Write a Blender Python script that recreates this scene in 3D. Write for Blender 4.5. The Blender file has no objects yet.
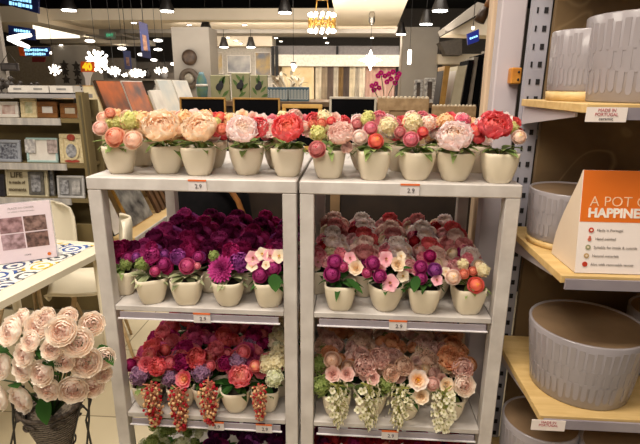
import bpy, math, random
from math import sin, cos, pi, radians, sqrt, tan, atan2
from mathutils import Vector, Matrix, Quaternion
S = bpy.context.scene
COL = S.collection
rnd = random.Random(7)

# ------------------------------------------------------------------ camera
F = 483.9
CAM = Vector((.1468, -1.3123, 1.5319))
YAW, PITCH, ROLL = .0646, .2730, .0073
_f = Vector((-sin(YAW)*cos(PITCH), cos(YAW)*cos(PITCH), -sin(PITCH)))
_r0 = Vector((cos(YAW), sin(YAW), 0)); _u0 = _r0.cross(_f)
_r = _r0*cos(ROLL)+_u0*sin(ROLL); _u = -_r0*sin(ROLL)+_u0*cos(ROLL)
def at(x, y, Y):            # a point of the place on the plane y = Y
    d = _f+_r*((x-320)/F)-_u*((y-222)/F)
    return CAM+d*((Y-CAM.y)/d.y)
def onz(x, y, Z):           # ... on the plane z = Z
    d = _f+_r*((x-320)/F)-_u*((y-222)/F)
    return CAM+d*((Z-CAM.z)/d.z)
def mpp(p): return (Vector(p)-CAM).dot(_f)/F     # metres for one pixel there
cd = bpy.data.cameras.new('camera'); cam = bpy.data.objects.new('camera', cd); COL.objects.link(cam)
cd.sensor_width = 36; cd.lens = F/640*36; cd.clip_start = .05; cd.clip_end = 100
m = Matrix((_r, _u, -_f)).transposed().to_4x4(); m.translation = CAM; cam.matrix_world = m
S.camera = cam

# ------------------------------------------------------------------ materials
def lin(c):
    return tuple(((v/255)/12.92 if v/255 <= .04045 else ((v/255+.055)/1.055)**2.4) for v in c)+(1,)
_m = {}
def mat(name, col, rough=.6, col2=None, scale=20, metal=0, bump=0, emit=0, stretch=None, detail=3, spec=.5, alpha=1, trans=0):
    if name in _m: return _m[name]
    mt = bpy.data.materials.new(name); mt.use_nodes = True; _m[name] = mt
    nt = mt.node_tree; b = nt.nodes['Principled BSDF']
    b.inputs['Roughness'].default_value = rough; b.inputs['Metallic'].default_value = metal
    b.inputs['Specular IOR Level'].default_value = spec
    b.inputs['Base Color'].default_value = lin(col)
    if trans: b.inputs['Transmission Weight'].default_value = trans
    if alpha < 1: b.inputs['Alpha'].default_value = alpha
    if emit:
        b.inputs['Emission Color'].default_value = lin(col); b.inputs['Emission Strength'].default_value = emit
    if col2 is None: col2 = tuple(max(0, v*.9) for v in col)
    tc = nt.nodes.new('ShaderNodeTexCoord'); mp = nt.nodes.new('ShaderNodeMapping')
    if stretch: mp.inputs['Scale'].default_value = stretch
    nz = nt.nodes.new('ShaderNodeTexNoise'); nz.inputs['Scale'].default_value = scale; nz.inputs['Detail'].default_value = detail
    nt.links.new(tc.outputs['Object'], mp.inputs[0]); nt.links.new(mp.outputs[0], nz.inputs['Vector'])
    rp = nt.nodes.new('ShaderNodeValToRGB'); rp.color_ramp.elements[0].position = .35; rp.color_ramp.elements[1].position = .65
    rp.color_ramp.elements[0].color = lin(col2); rp.color_ramp.elements[1].color = lin(col)
    nt.links.new(nz.outputs[0], rp.inputs[0])
    if not emit: nt.links.new(rp.outputs[0], b.inputs['Base Color'])
    if bump:
        bp = nt.nodes.new('ShaderNodeBump'); bp.inputs['Strength'].default_value = bump; bp.inputs['Distance'].default_value = .004
        nt.links.new(nz.outputs[0], bp.inputs['Height']); nt.links.new(bp.outputs[0], b.inputs['Normal'])
    return mt
def petmat(center, outer, edge=None, kind='petal'):   # colours run from the heart of the bloom to its outer petals, as the silk is dyed
    key = ('pet', center, outer, edge)
    if key in _m: return _m[key]
    mt = bpy.data.materials.new('%s_%d' % (kind, len(_m))); mt.use_nodes = True; _m[key] = mt
    nt = mt.node_tree; b = nt.nodes['Principled BSDF']; b.inputs['Roughness'].default_value = .75
    b.inputs['Specular IOR Level'].default_value = .2
    a = nt.nodes.new('ShaderNodeAttribute'); a.attribute_name = 'pet'
    sp = nt.nodes.new('ShaderNodeSeparateColor'); nt.links.new(a.outputs['Color'], sp.inputs[0])
    m1 = nt.nodes.new('ShaderNodeMix'); m1.data_type = 'RGBA'
    m1.inputs[6].default_value = lin(center); m1.inputs[7].default_value = lin(outer)
    nt.links.new(sp.outputs[0], m1.inputs[0])
    m2 = nt.nodes.new('ShaderNodeMix'); m2.data_type = 'RGBA'
    m2.inputs[7].default_value = lin(edge or tuple(min(255, v+14) for v in outer))
    mu = nt.nodes.new('ShaderNodeMath'); mu.operation = 'MULTIPLY'; mu.inputs[1].default_value = .7
    pw = nt.nodes.new('ShaderNodeMath'); pw.operation = 'POWER'; pw.inputs[1].default_value = 2.5
    nt.links.new(sp.outputs[1], pw.inputs[0]); nt.links.new(pw.outputs[0], mu.inputs[0]); nt.links.new(mu.outputs[0], m2.inputs[0])
    nt.links.new(m1.outputs[2], m2.inputs[6]); nt.links.new(m2.outputs[2], b.inputs['Base Color'])
    tr = nt.nodes.new('ShaderNodeBsdfTranslucent'); ms = nt.nodes.new('ShaderNodeMixShader'); ms.inputs[0].default_value = .38
    nt.links.new(m2.outputs[2], tr.inputs[0]); nt.links.new(b.outputs[0], ms.inputs[1]); nt.links.new(tr.outputs[0], ms.inputs[2]); nt.links.new(ms.outputs[0], nt.nodes['Material Output'].inputs[0])
    return mt

# ------------------------------------------------------------------ mesh building
class MB:
    def __init__(s): s.v = []; s.f = []; s.c = []; s.mi = []; s.sm = []
    def add(s, vs, fs, col=(1, 1, 1), mi=0, smooth=False, cols=None):
        n = len(s.v); s.v += [tuple(v) for v in vs]; s.c += cols if cols else [col]*len(vs)
        for f in fs: s.f.append(tuple(i+n for i in f)); s.mi.append(mi); s.sm.append(smooth)
    def box(s, c, sz, rot=None, mi=0, bev=0):
        c = Vector(c); h = Vector(sz)/2
        if bev:
            b = min(bev, min(h)*.9); vs = []; idx = {}
            for sx in (-1, 1):
                for sy in (-1, 1):
                    for sz_ in (-1, 1):
                        for k in range(3):
                            p = [sx*(h.x-b), sy*(h.y-b), sz_*(h.z-b)]; p[k] += (sx, sy, sz_)[k]*b
                            idx[(sx, sy, sz_, k)] = len(vs); vs.append(Vector(p))
            fs = []
            for sx in (-1, 1):
                fs.append([idx[(sx, a, b_, 0)] for a, b_ in ((-1, -1), (1, -1), (1, 1), (-1, 1))][::sx])
                fs.append([idx[(a, sx, b_, 1)] for a, b_ in ((-1, -1), (1, -1), (1, 1), (-1, 1))][::-sx])
                fs.append([idx[(a, b_, sx, 2)] for a, b_ in ((-1, -1), (1, -1), (1, 1), (-1, 1))][::sx])
                for sy in (-1, 1):
                    fs.append([idx[(sx, sy, -1, 0)], idx[(sx, sy, -1, 1)], idx[(sx, sy, 1, 1)], idx[(sx, sy, 1, 0)]][::sx*sy])
                    fs.append([idx[(sx, -1, sy, 0)], idx[(sx, 1, sy, 0)], idx[(sx, 1, sy, 2)], idx[(sx, -1, sy, 2)]][::sx*sy])
                    fs.append([idx[(-1, sx, sy, 1)], idx[(-1, sx, sy, 2)], idx[(1, sx, sy, 2)], idx[(1, sx, sy, 1)]][::sx*sy])
                    for sz_ in (-1, 1):
                        fs.append([idx[(sx, sy, sz_, k)] for k in range(3)][::sx*sy*sz_])
        else:
            vs = [Vector((x*h.x, y*h.y, z*h.z)) for z in (-1, 1) for y in (-1, 1) for x in (-1, 1)]
            fs = [(0, 2, 3, 1), (4, 5, 7, 6), (0, 1, 5, 4), (2, 6, 7, 3), (0, 4, 6, 2), (1, 3, 7, 5)]
        if rot is not None: vs = [rot @ v for v in vs]
        s.add([v+c for v in vs], fs, mi=mi); return s
    def lathe(s, prof, c=(0, 0, 0), n=24, col=(1, 1, 1), mi=0, sq=None, rz=0, smooth=True, axis=None):
        # prof: (r, z) pairs; sq: superellipse exponent per section
        c = Vector(c); vs = []; fs = []
        for j, (r, z) in enumerate(prof):
            e = sq[j] if sq else 2
            for i in range(n):
                a = 2*pi*i/n; ca, sa = cos(a), sin(a)
                k = (abs(ca)**e+abs(sa)**e)**(-1/e)
                v = Vector((r*k*ca, r*k*sa, z))
                if rz: v = Matrix.Rotation(rz, 3, 'Z') @ v
                if axis: v = axis @ v
                vs.append(v+c)
        for j in range(len(prof)-1):
            for i in range(n):
                i2 = (i+1) % n; fs.append((j*n+i, j*n+i2, (j+1)*n+i2, (j+1)*n+i))
        s.add(vs, fs, col, mi, smooth)
        base = len(s.v)-len(vs)
        for j in (0, len(prof)-1):
            if prof[j][0] > 1e-5:
                s.f.append(tuple(base+j*n+i for i in (range(n) if j else range(n-1, -1, -1)))); s.mi.append(mi); s.sm.append(False)
        return s
    def tube(s, pts, r, n=6, col=(1, 1, 1), mi=0):
        pts = [Vector(p) for p in pts]; vs = []; fs = []
        rs = r if isinstance(r, (list, tuple)) else [r]*len(pts)
        for j, p in enumerate(pts):
            d = (pts[min(j+1, len(pts)-1)]-pts[max(j-1, 0)]).normalized()
            a = d.orthogonal().normalized() if j == 0 else (a-d*a.dot(d)).normalized()
            b = d.cross(a)
            for i in range(n): vs.append(p+(a*cos(2*pi*i/n)+b*sin(2*pi*i/n))*rs[j])
        for j in range(len(pts)-1):
            for i in range(n):
                i2 = (i+1) % n; fs.append((j*n+i, j*n+i2, (j+1)*n+i2, (j+1)*n+i))
        fs.append(tuple(range(n-1, -1, -1))); fs.append(tuple((len(pts)-1)*n+i for i in range(n)))
        s.add(vs, fs, col, mi, True); return s
    def ball(s, c, r, n=8, m=6, col=(1, 1, 1), mi=0, sc=(1, 1, 1)):
        prof = [(max(1e-6, r*sin(pi*j/m)), -r*cos(pi*j/m)) for j in range(m+1)]
        k = len(s.v); s.lathe(prof, (0, 0, 0), n, col, mi)
        for i in range(k, len(s.v)):
            v = s.v[i]; s.v[i] = (v[0]*sc[0]+c[0], v[1]*sc[1]+c[1], v[2]*sc[2]+c[2])
        return s
    def quad(s, a, b, c, d, mi=0): s.add([a, b, c, d], [(0, 1, 2, 3)], mi=mi); return s
    def slab(s, pts, vec, mi=0):      # a polygon given a thickness
        n = len(pts); pts = [Vector(p) for p in pts]; vec = Vector(vec)
        fs = [tuple(range(n)), tuple(range(2*n-1, n-1, -1))]+[(i, i+n, (i+1) % n+n, (i+1) % n) for i in range(n)]
        s.add(pts+[p+vec for p in pts], fs, mi=mi); return s
    def mesh(s, name, mats=()):
        me = bpy.data.meshes.new(name); me.from_pydata(s.v, [], s.f)
        me.polygons.foreach_set('material_index', s.mi); me.polygons.foreach_set('use_smooth', s.sm)
        at_ = me.attributes.new('pet', 'FLOAT_COLOR', 'POINT')
        at_.data.foreach_set('color', [x for c in s.c for x in (c[0], c[1], c[2], 1)])
        for m_ in (mats if isinstance(mats, (list, tuple)) else [mats]): me.materials.append(m_)
        me.update(); return me
def wl(o):
    l = Vector(o.location)
    while o.parent: o = o.parent; l = l+o.location
    return l
def tag(o, label=None, cat=None, group=None, kind=None):
    for k, v in (('label', label), ('category', cat), ('group', group), ('kind', kind)):
        if v: o[k] = v
    return o
def link(name, me, parent=None, loc=(0, 0, 0)):
    o = bpy.data.objects.new(name, me); COL.objects.link(o); o.parent = parent; o.location = loc; return o
def thing(name, label, cat, loc=(0, 0, 0), group=None, rz=0):
    o = bpy.data.objects.new(name, None); COL.objects.link(o); o.location = loc; o.rotation_euler[2] = rz
    o.empty_display_size = .02
    return tag(o, label, cat, group)
def part(name, mb, mats, parent, world=True, label=None):      # world: shapes were written in room coordinates
    if world:
        w = wl(parent); mb.v = [tuple(Vector(v)-w) for v in mb.v]
    o = link(name, mb.mesh(name, mats), parent)
    if label: o['label'] = label
    return o
def solo(name, mb, mats, label, cat, group=None, origin=None):
    vs = [Vector(v) for v in mb.v]
    if origin is None:
        xs = [v.x for v in vs]; ys = [v.y for v in vs]; zs = [v.z for v in vs]
        origin = Vector(((min(xs)+max(xs))/2, (min(ys)+max(ys))/2, min(zs)))
    origin = Vector(origin); mb.v = [tuple(v-origin) for v in vs]
    return tag(link(name, mb.mesh(name, mats), None, origin), label, cat, group)
def struct(name, mb, mats):
    return tag(link(name, mb.mesh(name, mats)), kind='structure')
def text(name, body, size, mt, parent, loc, rot, align='CENTER', ext=.0004, bold=0, space=1, world=True):
    cu = bpy.data.curves.new(name, 'FONT'); cu.body = body; cu.size = size; cu.align_x = align; cu.align_y = 'CENTER'
    cu.extrude = ext; cu.offset = bold; cu.space_character = space; cu.resolution_u = 3
    t = bpy.data.objects.new(name, cu); COL.objects.link(t)
    dg = bpy.context.evaluated_depsgraph_get(); me = bpy.data.meshes.new_from_object(t.evaluated_get(dg))
    bpy.data.objects.remove(t)
    me.materials.clear(); me.materials.append(mt)
    o = link(name, me, parent); o.location = Vector(loc)-(wl(parent) if world else Vector())
    o.rotation_mode = 'QUATERNION'; o.rotation_quaternion = rot; return o
FRONT = Matrix.Rotation(pi/2, 3, 'X').to_quaternion()    # lettering that faces the camera side (-y)
ORD = ['first', 'second', 'third', 'fourth', 'fifth', 'sixth', 'seventh', 'eighth', 'ninth', 'tenth']

# ------------------------------------------------------------------ flowers
def petal(mb, rg, r0, z0, az, L, W, th0, th1, cup, ruff, t, n=4, m=4, wide=.14):
    ca, sa = cos(az), sin(az); rad = Vector((ca, sa, 0)); tan_ = Vector((-sa, ca, 0)); ph = rg.uniform(0, 6)
    r, z = r0, z0; vs = []; cols = []
    for j in range(m+1):
        v = j/m; th = radians(th0+(th1-th0)*v)
        if j: r += cos(th)*L/m; z += sin(th)*L/m
        w = W/2*sqrt(max(.09, 1-((v-.58)/.45)**2)) if v > .58 else W/2*(.22+.78*sin(v/.58*pi/2))
        nrm = Vector((-sin(th)*ca, -sin(th)*sa, cos(th)))
        for i in range(n+1):
            u = 2*i/n-1
            p = rad*r+Vector((0, 0, z))+tan_*(u*w)+nrm*(cup*u*u*w)
            p += nrm*(ruff*v*v*sin(ph+u*4.2+v*2))-rad*cos(th)*0-Vector((0, 0, 1))*0
            if j == m: p += (rad*cos(th)+Vector((0, 0, sin(th))))*(L*(-.06*u**4+.035*sin(ph*2+u*7)))+nrm*ruff*.5*sin(ph*3+u*9)
            vs.append(p); cols.append((t, v, abs(u)))
    fs = [(j*(n+1)+i, j*(n+1)+i+1, (j+1)*(n+1)+i+1, (j+1)*(n+1)+i) for j in range(m) for i in range(n)]
    mb.add(vs, fs, smooth=True, cols=cols)
def norm(mb):
    R = max(sqrt(v[0]**2+v[1]**2) for v in mb.v); zc = (max(v[2] for v in mb.v)+min(v[2] for v in mb.v))/2
    mb.v = [(v[0]/R, v[1]/R, (v[2]-zc)/R) for v in mb.v]; return mb
def peony(seed):
    rg = random.Random(seed); mb = MB(); K = 7
    for k in range(K):
        t = k/(K-1); cnt = 5+int(k*.9); off = rg.random()*6
        for i in range(cnt):
            petal(mb, rg, .05+.26*t, .12-.16*t+rg.uniform(-.03, .03), off+2*pi*i/cnt+rg.uniform(-.2, .2), .46+.52*t+rg.uniform(-.05, .05), .56+.56*t,
                  84-66*t+rg.uniform(-6, 6), 122-22*t+rg.uniform(-12, 12), .20, .035+.03*t, t, n=6, m=6)
    return norm(mb)
def ranunculus(seed):
    rg = random.Random(seed); mb = MB(); K = 7; mb.ball((0, 0, 0), .60, 14, 10, col=(.05, 0, 0))
    for k in range(K):          # thin shells hugging a ball, each ring ending lower than the one inside it
        t = k/(K-1); cnt = 3+(k > 1)+(k > 3); R_ = .60+.066*k; pe = radians(14+15*k); ps = radians(160); off = k*.95+rg.random()*.4
        for i in range(cnt):
            aw = 2*pi/cnt*.72; n, m = 6, 5; vs = []; cols = []; ac = off+2*pi*i/cnt
            for j in range(m+1):
                v = j/m; ph = ps+(pe-ps)*v
                for q in range(n+1):
                    u = 2*q/n-1; ph2 = ph+(.30*abs(u)**3)*v*(.4+.6*sin(pe)); az = ac+aw*u*(1 if k else 1)
                    rr = R_*(1+.13*v**4*(.3+t)+.025*u)*(1+.02*sin(5*u+k))
                    vs.append((rr*sin(ph2)*cos(az), rr*sin(ph2)*sin(az), rr*cos(ph2))); cols.append((t, v**.8 if v > .6 else 0, 0))
            mb.add(vs, [(j*(n+1)+q, j*(n+1)+q+1, (j+1)*(n+1)+q+1, (j+1)*(n+1)+q) for j in range(m) for q in range(n)], smooth=True, cols=cols)
    return norm(mb)
def garden_rose(seed):
    rg = random.Random(seed); mb = MB()
    for i in range(34):      # crowded quartered heart
        a = i*2.4; rr = .07*sqrt(i)
        petal(mb, rg, rr, -.05, a+rg.uniform(-.5, .5), .40+rg.uniform(-.06, .05)-.1*rr, .30, 78-30*rr+rg.uniform(-8, 8), 104, .45, .05, .05+.55*rr, n=3, m=3)
    for k in range(4):
        t = .55+.15*k; cnt = 5+k
        for i in range(cnt):
            petal(mb, rg, .34+.07*k, -.24-.02*k, k*.6+2*pi*i/cnt+rg.uniform(-.1, .1), .66+.04*k, .74+.07*k, 26-7*k+rg.uniform(-5, 5), 124-14*k, .24, .035, t, n=6)
    return norm(mb)
def open_rose(seed):
    rg = random.Random(seed); mb = MB()
    for k in range(4):
        t = k/3; cnt = 4+k
        for i in range(cnt):
            petal(mb, rg, .05+.12*t, .0, k*.7+2*pi*i/cnt, .42+.42*t, .50+.40*t, 70-40*t, 92-52*t+rg.uniform(-8, 8), .25, .04, t)
    for i in range(9): mb.ball((.08*cos(i*2.4)*sqrt(i/3), .08*sin(i*2.4)*sqrt(i/3), .34), .05, 5, 4, col=(0, 0, 0))
    return norm(mb)
def blossom(seed):
    rg = random.Random(seed); mb = MB()
    for i in range(5): petal(mb, rg, .05, .0, 2*pi*i/5, .85, .85, 32, 8+rg.uniform(-12, 12), .18, .06, 1)
    for i in range(5): petal(mb, rg, .02, .05, 2*pi*i/5+.6, .34, .3, 70, 60, .3, .02, 0, n=2, m=2)
    return norm(mb)
def dahlia(seed):
    rg = random.Random(seed); mb = MB(); K = 6
    for k in range(K):
        t = k/(K-1); cnt = 7+3*k
        for i in range(cnt):
            petal(mb, rg, .05+.15*t, .12-.12*t, k*.33+2*pi*i/cnt, .35+.5*t, .24+.06*t, 72-62*t, 60-40*t+rg.uniform(-10, 10), .5, .03, t, n=2, m=3)
    mb.ball((0, 0, .15), .13, col=(0, 0, 0)); return norm(mb)
def hydrangea(seed, cnt=46):
    rg = random.Random(seed); mb = MB()
    for i in range(cnt):
        zz = 1-1.35*(i+.5)/cnt; rr = sqrt(max(0, 1-zz*zz)); a = i*2.4+rg.uniform(-.2, .2)
        d = Vector((rr*cos(a), rr*sin(a), zz)); q = (d+Vector((rg.uniform(-.3, .3), rg.uniform(-.3, .3), rg.uniform(-.3, .3)))).to_track_quat('Z', 'Y'); c = d*rg.uniform(.66, .86); r2 = rg.random()*6; tt = rg.random(); cu = rg.uniform(.02, .09)
        for k in range(4):
            b = r2+k*pi/2; e1 = Vector((cos(b), sin(b), 0)); e2 = Vector((-sin(b), cos(b), 0))
            vs = [c]+[c+q@(e1*x+e2*y+Vector((0, 0, z*cu))) for x, y, z in ((.08, -.07, 1), (.18, -.09, 1.6), (.25, 0, 1), (.18, .09, 1.6), (.08, .07, 1), (.15, 0, .5))]
            mb.add(vs, [(0, 1, 2, 6), (6, 2, 3, 4), (0, 6, 4, 5)], smooth=True, cols=[(tt*.4, 0, 0)]+[(tt, .8, 0)]*5+[(tt*.8, .2, 0)])
        mb.ball(c+q@Vector((0, 0, .03)), .025, 5, 4, col=(0, 0, 0))
    mb.ball((0, 0, -.05), .66, 10, 8, col=(.1, 0, 0)); return norm(mb)
def berry_spray(seed, cnt=130):       # hangs down from its stem, z=0 is the top
    rg = random.Random(seed); mb = MB()
    mb.tube([(0, .25, .2), (0, 0, .12), (0, -.08, -.5), (0, -.05, -1.5)], .025, 5, col=(.5, 0, 1))
    for i in range(cnt):
        z = -1.75*(i/cnt)+.1; w = .34*sin(pi*min(1, .3+.60*(i/cnt)))+.05; a = i*2.4; rr = w*rg.uniform(.5, 1)
        p = Vector((rr*cos(a), rr*sin(a)-.05, z)); t = rg.choice((0, 0, .1, .3, 1, 1, 1))
        mb.tube([(0, -.05, z+.1), p], .012, 3, col=(.5, 0, 1)); mb.ball(p, rg.uniform(.045, .07), 6, 4, col=(t, 0, 0))
    return mb
def blossom_spray(seed, cnt=52):      # hanging spray of small cream buds
    rg = random.Random(seed); mb = MB()
    mb.tube([(0, .25, .2), (0, 0, .12), (0, -.08, -.5), (0, -.05, -1.5)], .03, 5, col=(0, 0, 0))
    for i in range(cnt):
        z = -1.65*(i/cnt)+.1; w = .38*sin(pi*min(1, .3+.6*(i/cnt)))+.08; a = i*2.4; rr = w*rg.uniform(.5, 1)
        p = Vector((rr*cos(a), rr*sin(a)-.05, z)); q = (Vector((p.x, p.y, .1))+Vector((0, -.3, 0))).to_track_quat('Z', 'Y')
        mb.tube([(0, -.05, z+.1), p], .014, 3, col=(0, 0, 0))
        for k in range(4):
            b = k*pi/2+i; e1 = Vector((cos(b), sin(b), 0)); e2 = Vector((-sin(b), cos(b), 0))
            mb.add([p, p+q@(e1*.07-e2*.065+Vector((0, 0, .03))), p+q@(e1*.125-e2*.04+Vector((0, 0, .05))), p+q@(e1*.125+e2*.04+Vector((0, 0, .05))), p+q@(e1*.07+e2*.065+Vector((0, 0, .03)))],
                   [(0, 1, 2, 3, 4)], cols=[(.45, 0, 0), (1, .5, 0), (1, 1, 0), (1, 1, 0), (1, .5, 0)])
        mb.ball(p+q@Vector((0, 0, .02)), .028, 5, 4, col=(.1, 0, 0))
    return mb
def leaf_into(mb, base, d, L, W, droop=.3, fold=.25, col=0):
    base = Vector(base); d = Vector(d).normalized(); side = d.cross(Vector((0, 0, 1)))
    side = side.normalized() if side.length > .05 else Vector((1, 0, 0)); up = side.cross(d); vs = []; cols = []
    for j in range(6):
        v = j/5; w = W/2*sin(pi*min(1, .06+.94*v**.85))**.8 if j < 5 else .0005
        c = base+d*(L*v)-Vector((0, 0, 1))*(droop*L*v*v)
        for u in (-1, 0, 1): vs.append(c+side*(u*w)+up*(fold*w*abs(u))); cols.append((col, v, abs(u)))
    fs = [(j*3+i, j*3+i+1, (j+1)*3+i+1, (j+1)*3+i) for j in range(5) for i in range(2)]
    mb.add(vs, fs, smooth=True, cols=cols)
def foliage(seed, cnt=16, L=1, W=.42):
    rg = random.Random(seed); mb = MB()
    for i in range(cnt):
        a = i*2.4+rg.uniform(-.3, .3); el = rg.uniform(-.3, .6)
        leaf_into(mb, (.25*cos(a), .25*sin(a), 0), (cos(a)*cos(el), sin(a)*cos(el), sin(el)), L*rg.uniform(.7, 1.05), W*rg.uniform(.7, 1.1), rg.uniform(.1, .55), .3, rg.random())
        mb.tube([(0, 0, -.3), (.25*cos(a), .25*sin(a), 0)], .02, 4, col=(.2, 0, 0))
    return mb
def bank(fn, seeds, name):
    out = []
    for s_ in seeds:
        me = fn(s_).mesh(name, [petmat((200, 200, 200), (200, 200, 200))]); out.append(me)
    return out
BANK = {'peony': bank(peony, (1, 2, 3), 'peony'), 'ranunculus': bank(ranunculus, (4, 5), 'ranunculus'), 'garden_rose': bank(garden_rose, (6, 7, 8), 'garden_rose'),
        'open_rose': bank(open_rose, (9, 10), 'open_rose'), 'blossom': bank(blossom, (11, 12), 'blossom'), 'dahlia': bank(dahlia, (13,), 'dahlia'),
        'hydrangea': bank(hydrangea, (14, 15), 'hydrangea'), 'berry_spray': bank(berry_spray, (16, 17), 'berry_spray'),
        'blossom_spray': bank(blossom_spray, (18, 19), 'blossom_spray'), 'foliage': bank(foliage, (20, 21, 22), 'foliage')}
def bloom(kind, colors, parent, loc, rad, d=(0, -.5, 1), label=None, spin=None):
    me = rnd.choice(BANK[kind]); o = link(kind, me, parent, loc)
    o.material_slots[0].link = 'OBJECT'; o.material_slots[0].material = petmat(*colors)
    q = Vector(d).to_track_quat('Z', 'Y') if d else Quaternion()
    o.rotation_mode = 'QUATERNION'; o.rotation_quaternion = q @ Quaternion((0, 0, 1), rnd.uniform(0, 6.28) if spin is None else spin)
    o.scale = (rad, rad, rad)
    if label: o['label'] = label
    return o
# colours: (heart, outer, edge)
C = dict(
 peach=((250, 184, 118), (255, 228, 192), (255, 246, 232)), peachdeep=((226, 100, 62), (250, 184, 148), (255, 220, 196)),
 creampeach=((236, 160, 124), (255, 228, 204), (255, 242, 228)), palepink=((255, 214, 140), (255, 234, 232), (255, 248, 248)),
 coral=((255, 176, 70), (240, 96, 104), (252, 150, 150)), coralred=((250, 140, 100), (232, 84, 100), (248, 140, 144)),
 dusty=((200, 80, 90), (226, 136, 140), (244, 188, 184)), pink=((220, 84, 120), (240, 140, 158), (252, 190, 198)),
 pinkcream=((236, 168, 146), (252, 220, 208), (255, 238, 230)), white=((246, 206, 176), (255, 242, 236), (255, 250, 248)),
 orangebud=((222, 100, 70), (240, 142, 112), (250, 186, 160)), lime=((206, 206, 120), (230, 226, 160), (242, 240, 190)),
 hydcream=((232, 216, 166), (244, 236, 202), (250, 246, 224)), hydpeach=((240, 196, 140), (250, 218, 176), (254, 234, 204)),
 magenta=((130, 14, 86), (186, 36, 126), (216, 90, 164)), crimson=((120, 12, 66), (176, 24, 100), (206, 60, 132)), plum=((74, 8, 52), (122, 20, 78), (150, 44, 104)),
 purple=((96, 24, 106), (160, 58, 150), (196, 106, 184)), rosemag=((170, 30, 100), (220, 70, 140), (240, 130, 176)),
 orchid=((190, 120, 70), (246, 176, 188), (255, 218, 218)), orchidcream=((230, 190, 90), (250, 234, 204), (255, 244, 228)),
 hydlilac=((130, 94, 130), (182, 136, 168), (204, 166, 190)), red=((120, 10, 20), (176, 28, 40), (200, 60, 66)),
 coralpink=((255, 214, 130), (240, 96, 122), (255, 176, 180)), salmon=((206, 70, 84), (234, 112, 130), (250, 160, 168)),
 beige=((220, 168, 130), (246, 214, 190), (254, 232, 214)), dustyrose=((210, 144, 128), (244, 204, 192), (254, 228, 218)), apricot=((216, 126, 66), (240, 174, 124), (250, 204, 164)),
 yellowheart=((255, 200, 40), (255, 238, 224), (255, 246, 238)), creamrose=((238, 200, 140), (254, 236, 208), (255, 246, 230)),
 hydgreen=((120, 140, 66), (168, 182, 108), (196, 206, 142)), hydwhite=((206, 210, 160), (236, 236, 212), (246, 246, 232)),
 berries=((200, 44, 60), (246, 210, 160), (244, 214, 150)), creambuds=((170, 170, 90), (252, 246, 214), (255, 252, 236)), darkplum=((40, 8, 40), (72, 16, 62), (100, 30, 84)),
 blush=((232, 172, 146), (255, 242, 226), (255, 250, 240)), leaf=((96, 118, 58), (136, 158, 90), (160, 180, 114)), leafdark=((32, 66, 26), (54, 98, 40), (76, 120, 54)), leafpale=((124, 134, 92), (166, 172, 128), (190, 196, 160)),
)
pot_m = mat('ivory_ceramic', (226, 214, 190), .42, (218, 205, 180), 6); soil_m = mat('florist_foam', (52, 44, 34), .9, (34, 28, 20), 60)
def pot_mesh(top, bot, h, e_top=5, e_bot=3.2):
    mb = MB(); prof = []; sq = []
    for j in range(9):
        v = j/8; r = bot+(top-bot)*(sin(v*pi/2)**.85); prof.append((r, h*v)); sq.append(e_bot+(e_top-e_bot)*v)
    prof.insert(0, (bot*.94, 0)); sq.insert(0, e_bot); prof[1] = (bot, .0025)
    prof += [(top-.001, h+.001), (top-.004, h+.001), (top-.006, h-.012)]; sq += [e_top]*3
    mb.lathe(prof, n=32, sq=sq)
    mb.f.pop(); mb.mi.pop(); mb.sm.pop()
    mb.lathe([(top-.006, h-.014), (.001, h-.010)], n=32, sq=[e_top, e_top], mi=1)
    return mb.mesh('pot', [pot_m, soil_m])
POTS = [pot_mesh(.0470, .0315, .081), pot_mesh(.0495, .0300, .079, 2.8, 2.3)]
def potted(label, group, x, y, z, rz=0, pm=0, leaf='leaf', lsc=.05, heads=(), name='potted_flowers'):
    t = thing(name, label, 'potted flowers', (x, y, z), group)
    p = link('pot', POTS[pm], t); p.rotation_euler[2] = rz
    if leaf:
        f_ = bloom('foliage', C[leaf], t, (0, 0, .088), lsc, d=None)
    for h in heads:
        kind, col, w, rad, d = h[:5]
        bloom(kind, C[col], t, Vector(w)-Vector((x, y, z)), rad, d)
    return t

# ------------------------------------------------------------------ racks
DEP = .609; LW = .040; Z1, Z2, Z3, Z4 = 1.28, .883, .500, .120; TH = .037
wood_w = mat('white_painted_wood', (200, 194, 188), .5, (182, 175, 169), 14, stretch=(1, 1, 1), bump=.15)
rail_m = mat('grey_price_channel', (150, 142, 148), .3, (136, 128, 136), 8)
clear_m = mat('clear_plastic_lip', (226, 222, 224), .2, (216, 212, 214), 8)
def rack(x0, label, W=.605):
    t = thing('display_rack', label, 'display rack', (x0+W/2, DEP/2, 0), 'white display racks')
    part('top_board', MB().box((x0+W/2, DEP/2, Z1-TH/2), (W, DEP, TH), bev=.003), wood_w, t)
    for lx in (x0+LW/2+.001, x0+W-LW/2-.001):
        for ly in (LW/2+.001, DEP-LW/2-.001):
            part('leg', MB().box((lx, ly, (Z1-TH)/2), (LW, LW, Z1-TH), bev=.002), wood_w, t)
    for z in (Z2, Z3, Z4):
        pl = MB()
        pl.box((x0+W/2, DEP/2, z-.009), (W-2*LW-.004, DEP-.006, .018), bev=.002)
        for sx in (x0+LW/2, x0+W-LW/2): pl.box((sx, DEP/2, z-.009), (LW, DEP-2*LW-.006, .018))
        part('shelf', pl, wood_w, t)
        if z > .3:
            r_ = part('price_rail', MB().box((x0+W/2, .0, z-.030), (.49, .004, .020)), rail_m, t)
            part('lip', MB().box((x0+W/2, -.004, z-.040), (.50, .006, .003)), clear_m, r_)
    return t
G = .0037
rack(-G-.605, 'left white wooden rack full of potted flowers on four levels')
rack(G, 'right white wooden rack full of potted flowers beside the grey planter shelves')
tag_w = mat('tag_paper', (222, 214, 212), .5); tag_o = mat('tag_orange', (222, 104, 44), .5); ink = mat('tag_ink', (84, 78, 84), .6)
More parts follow.
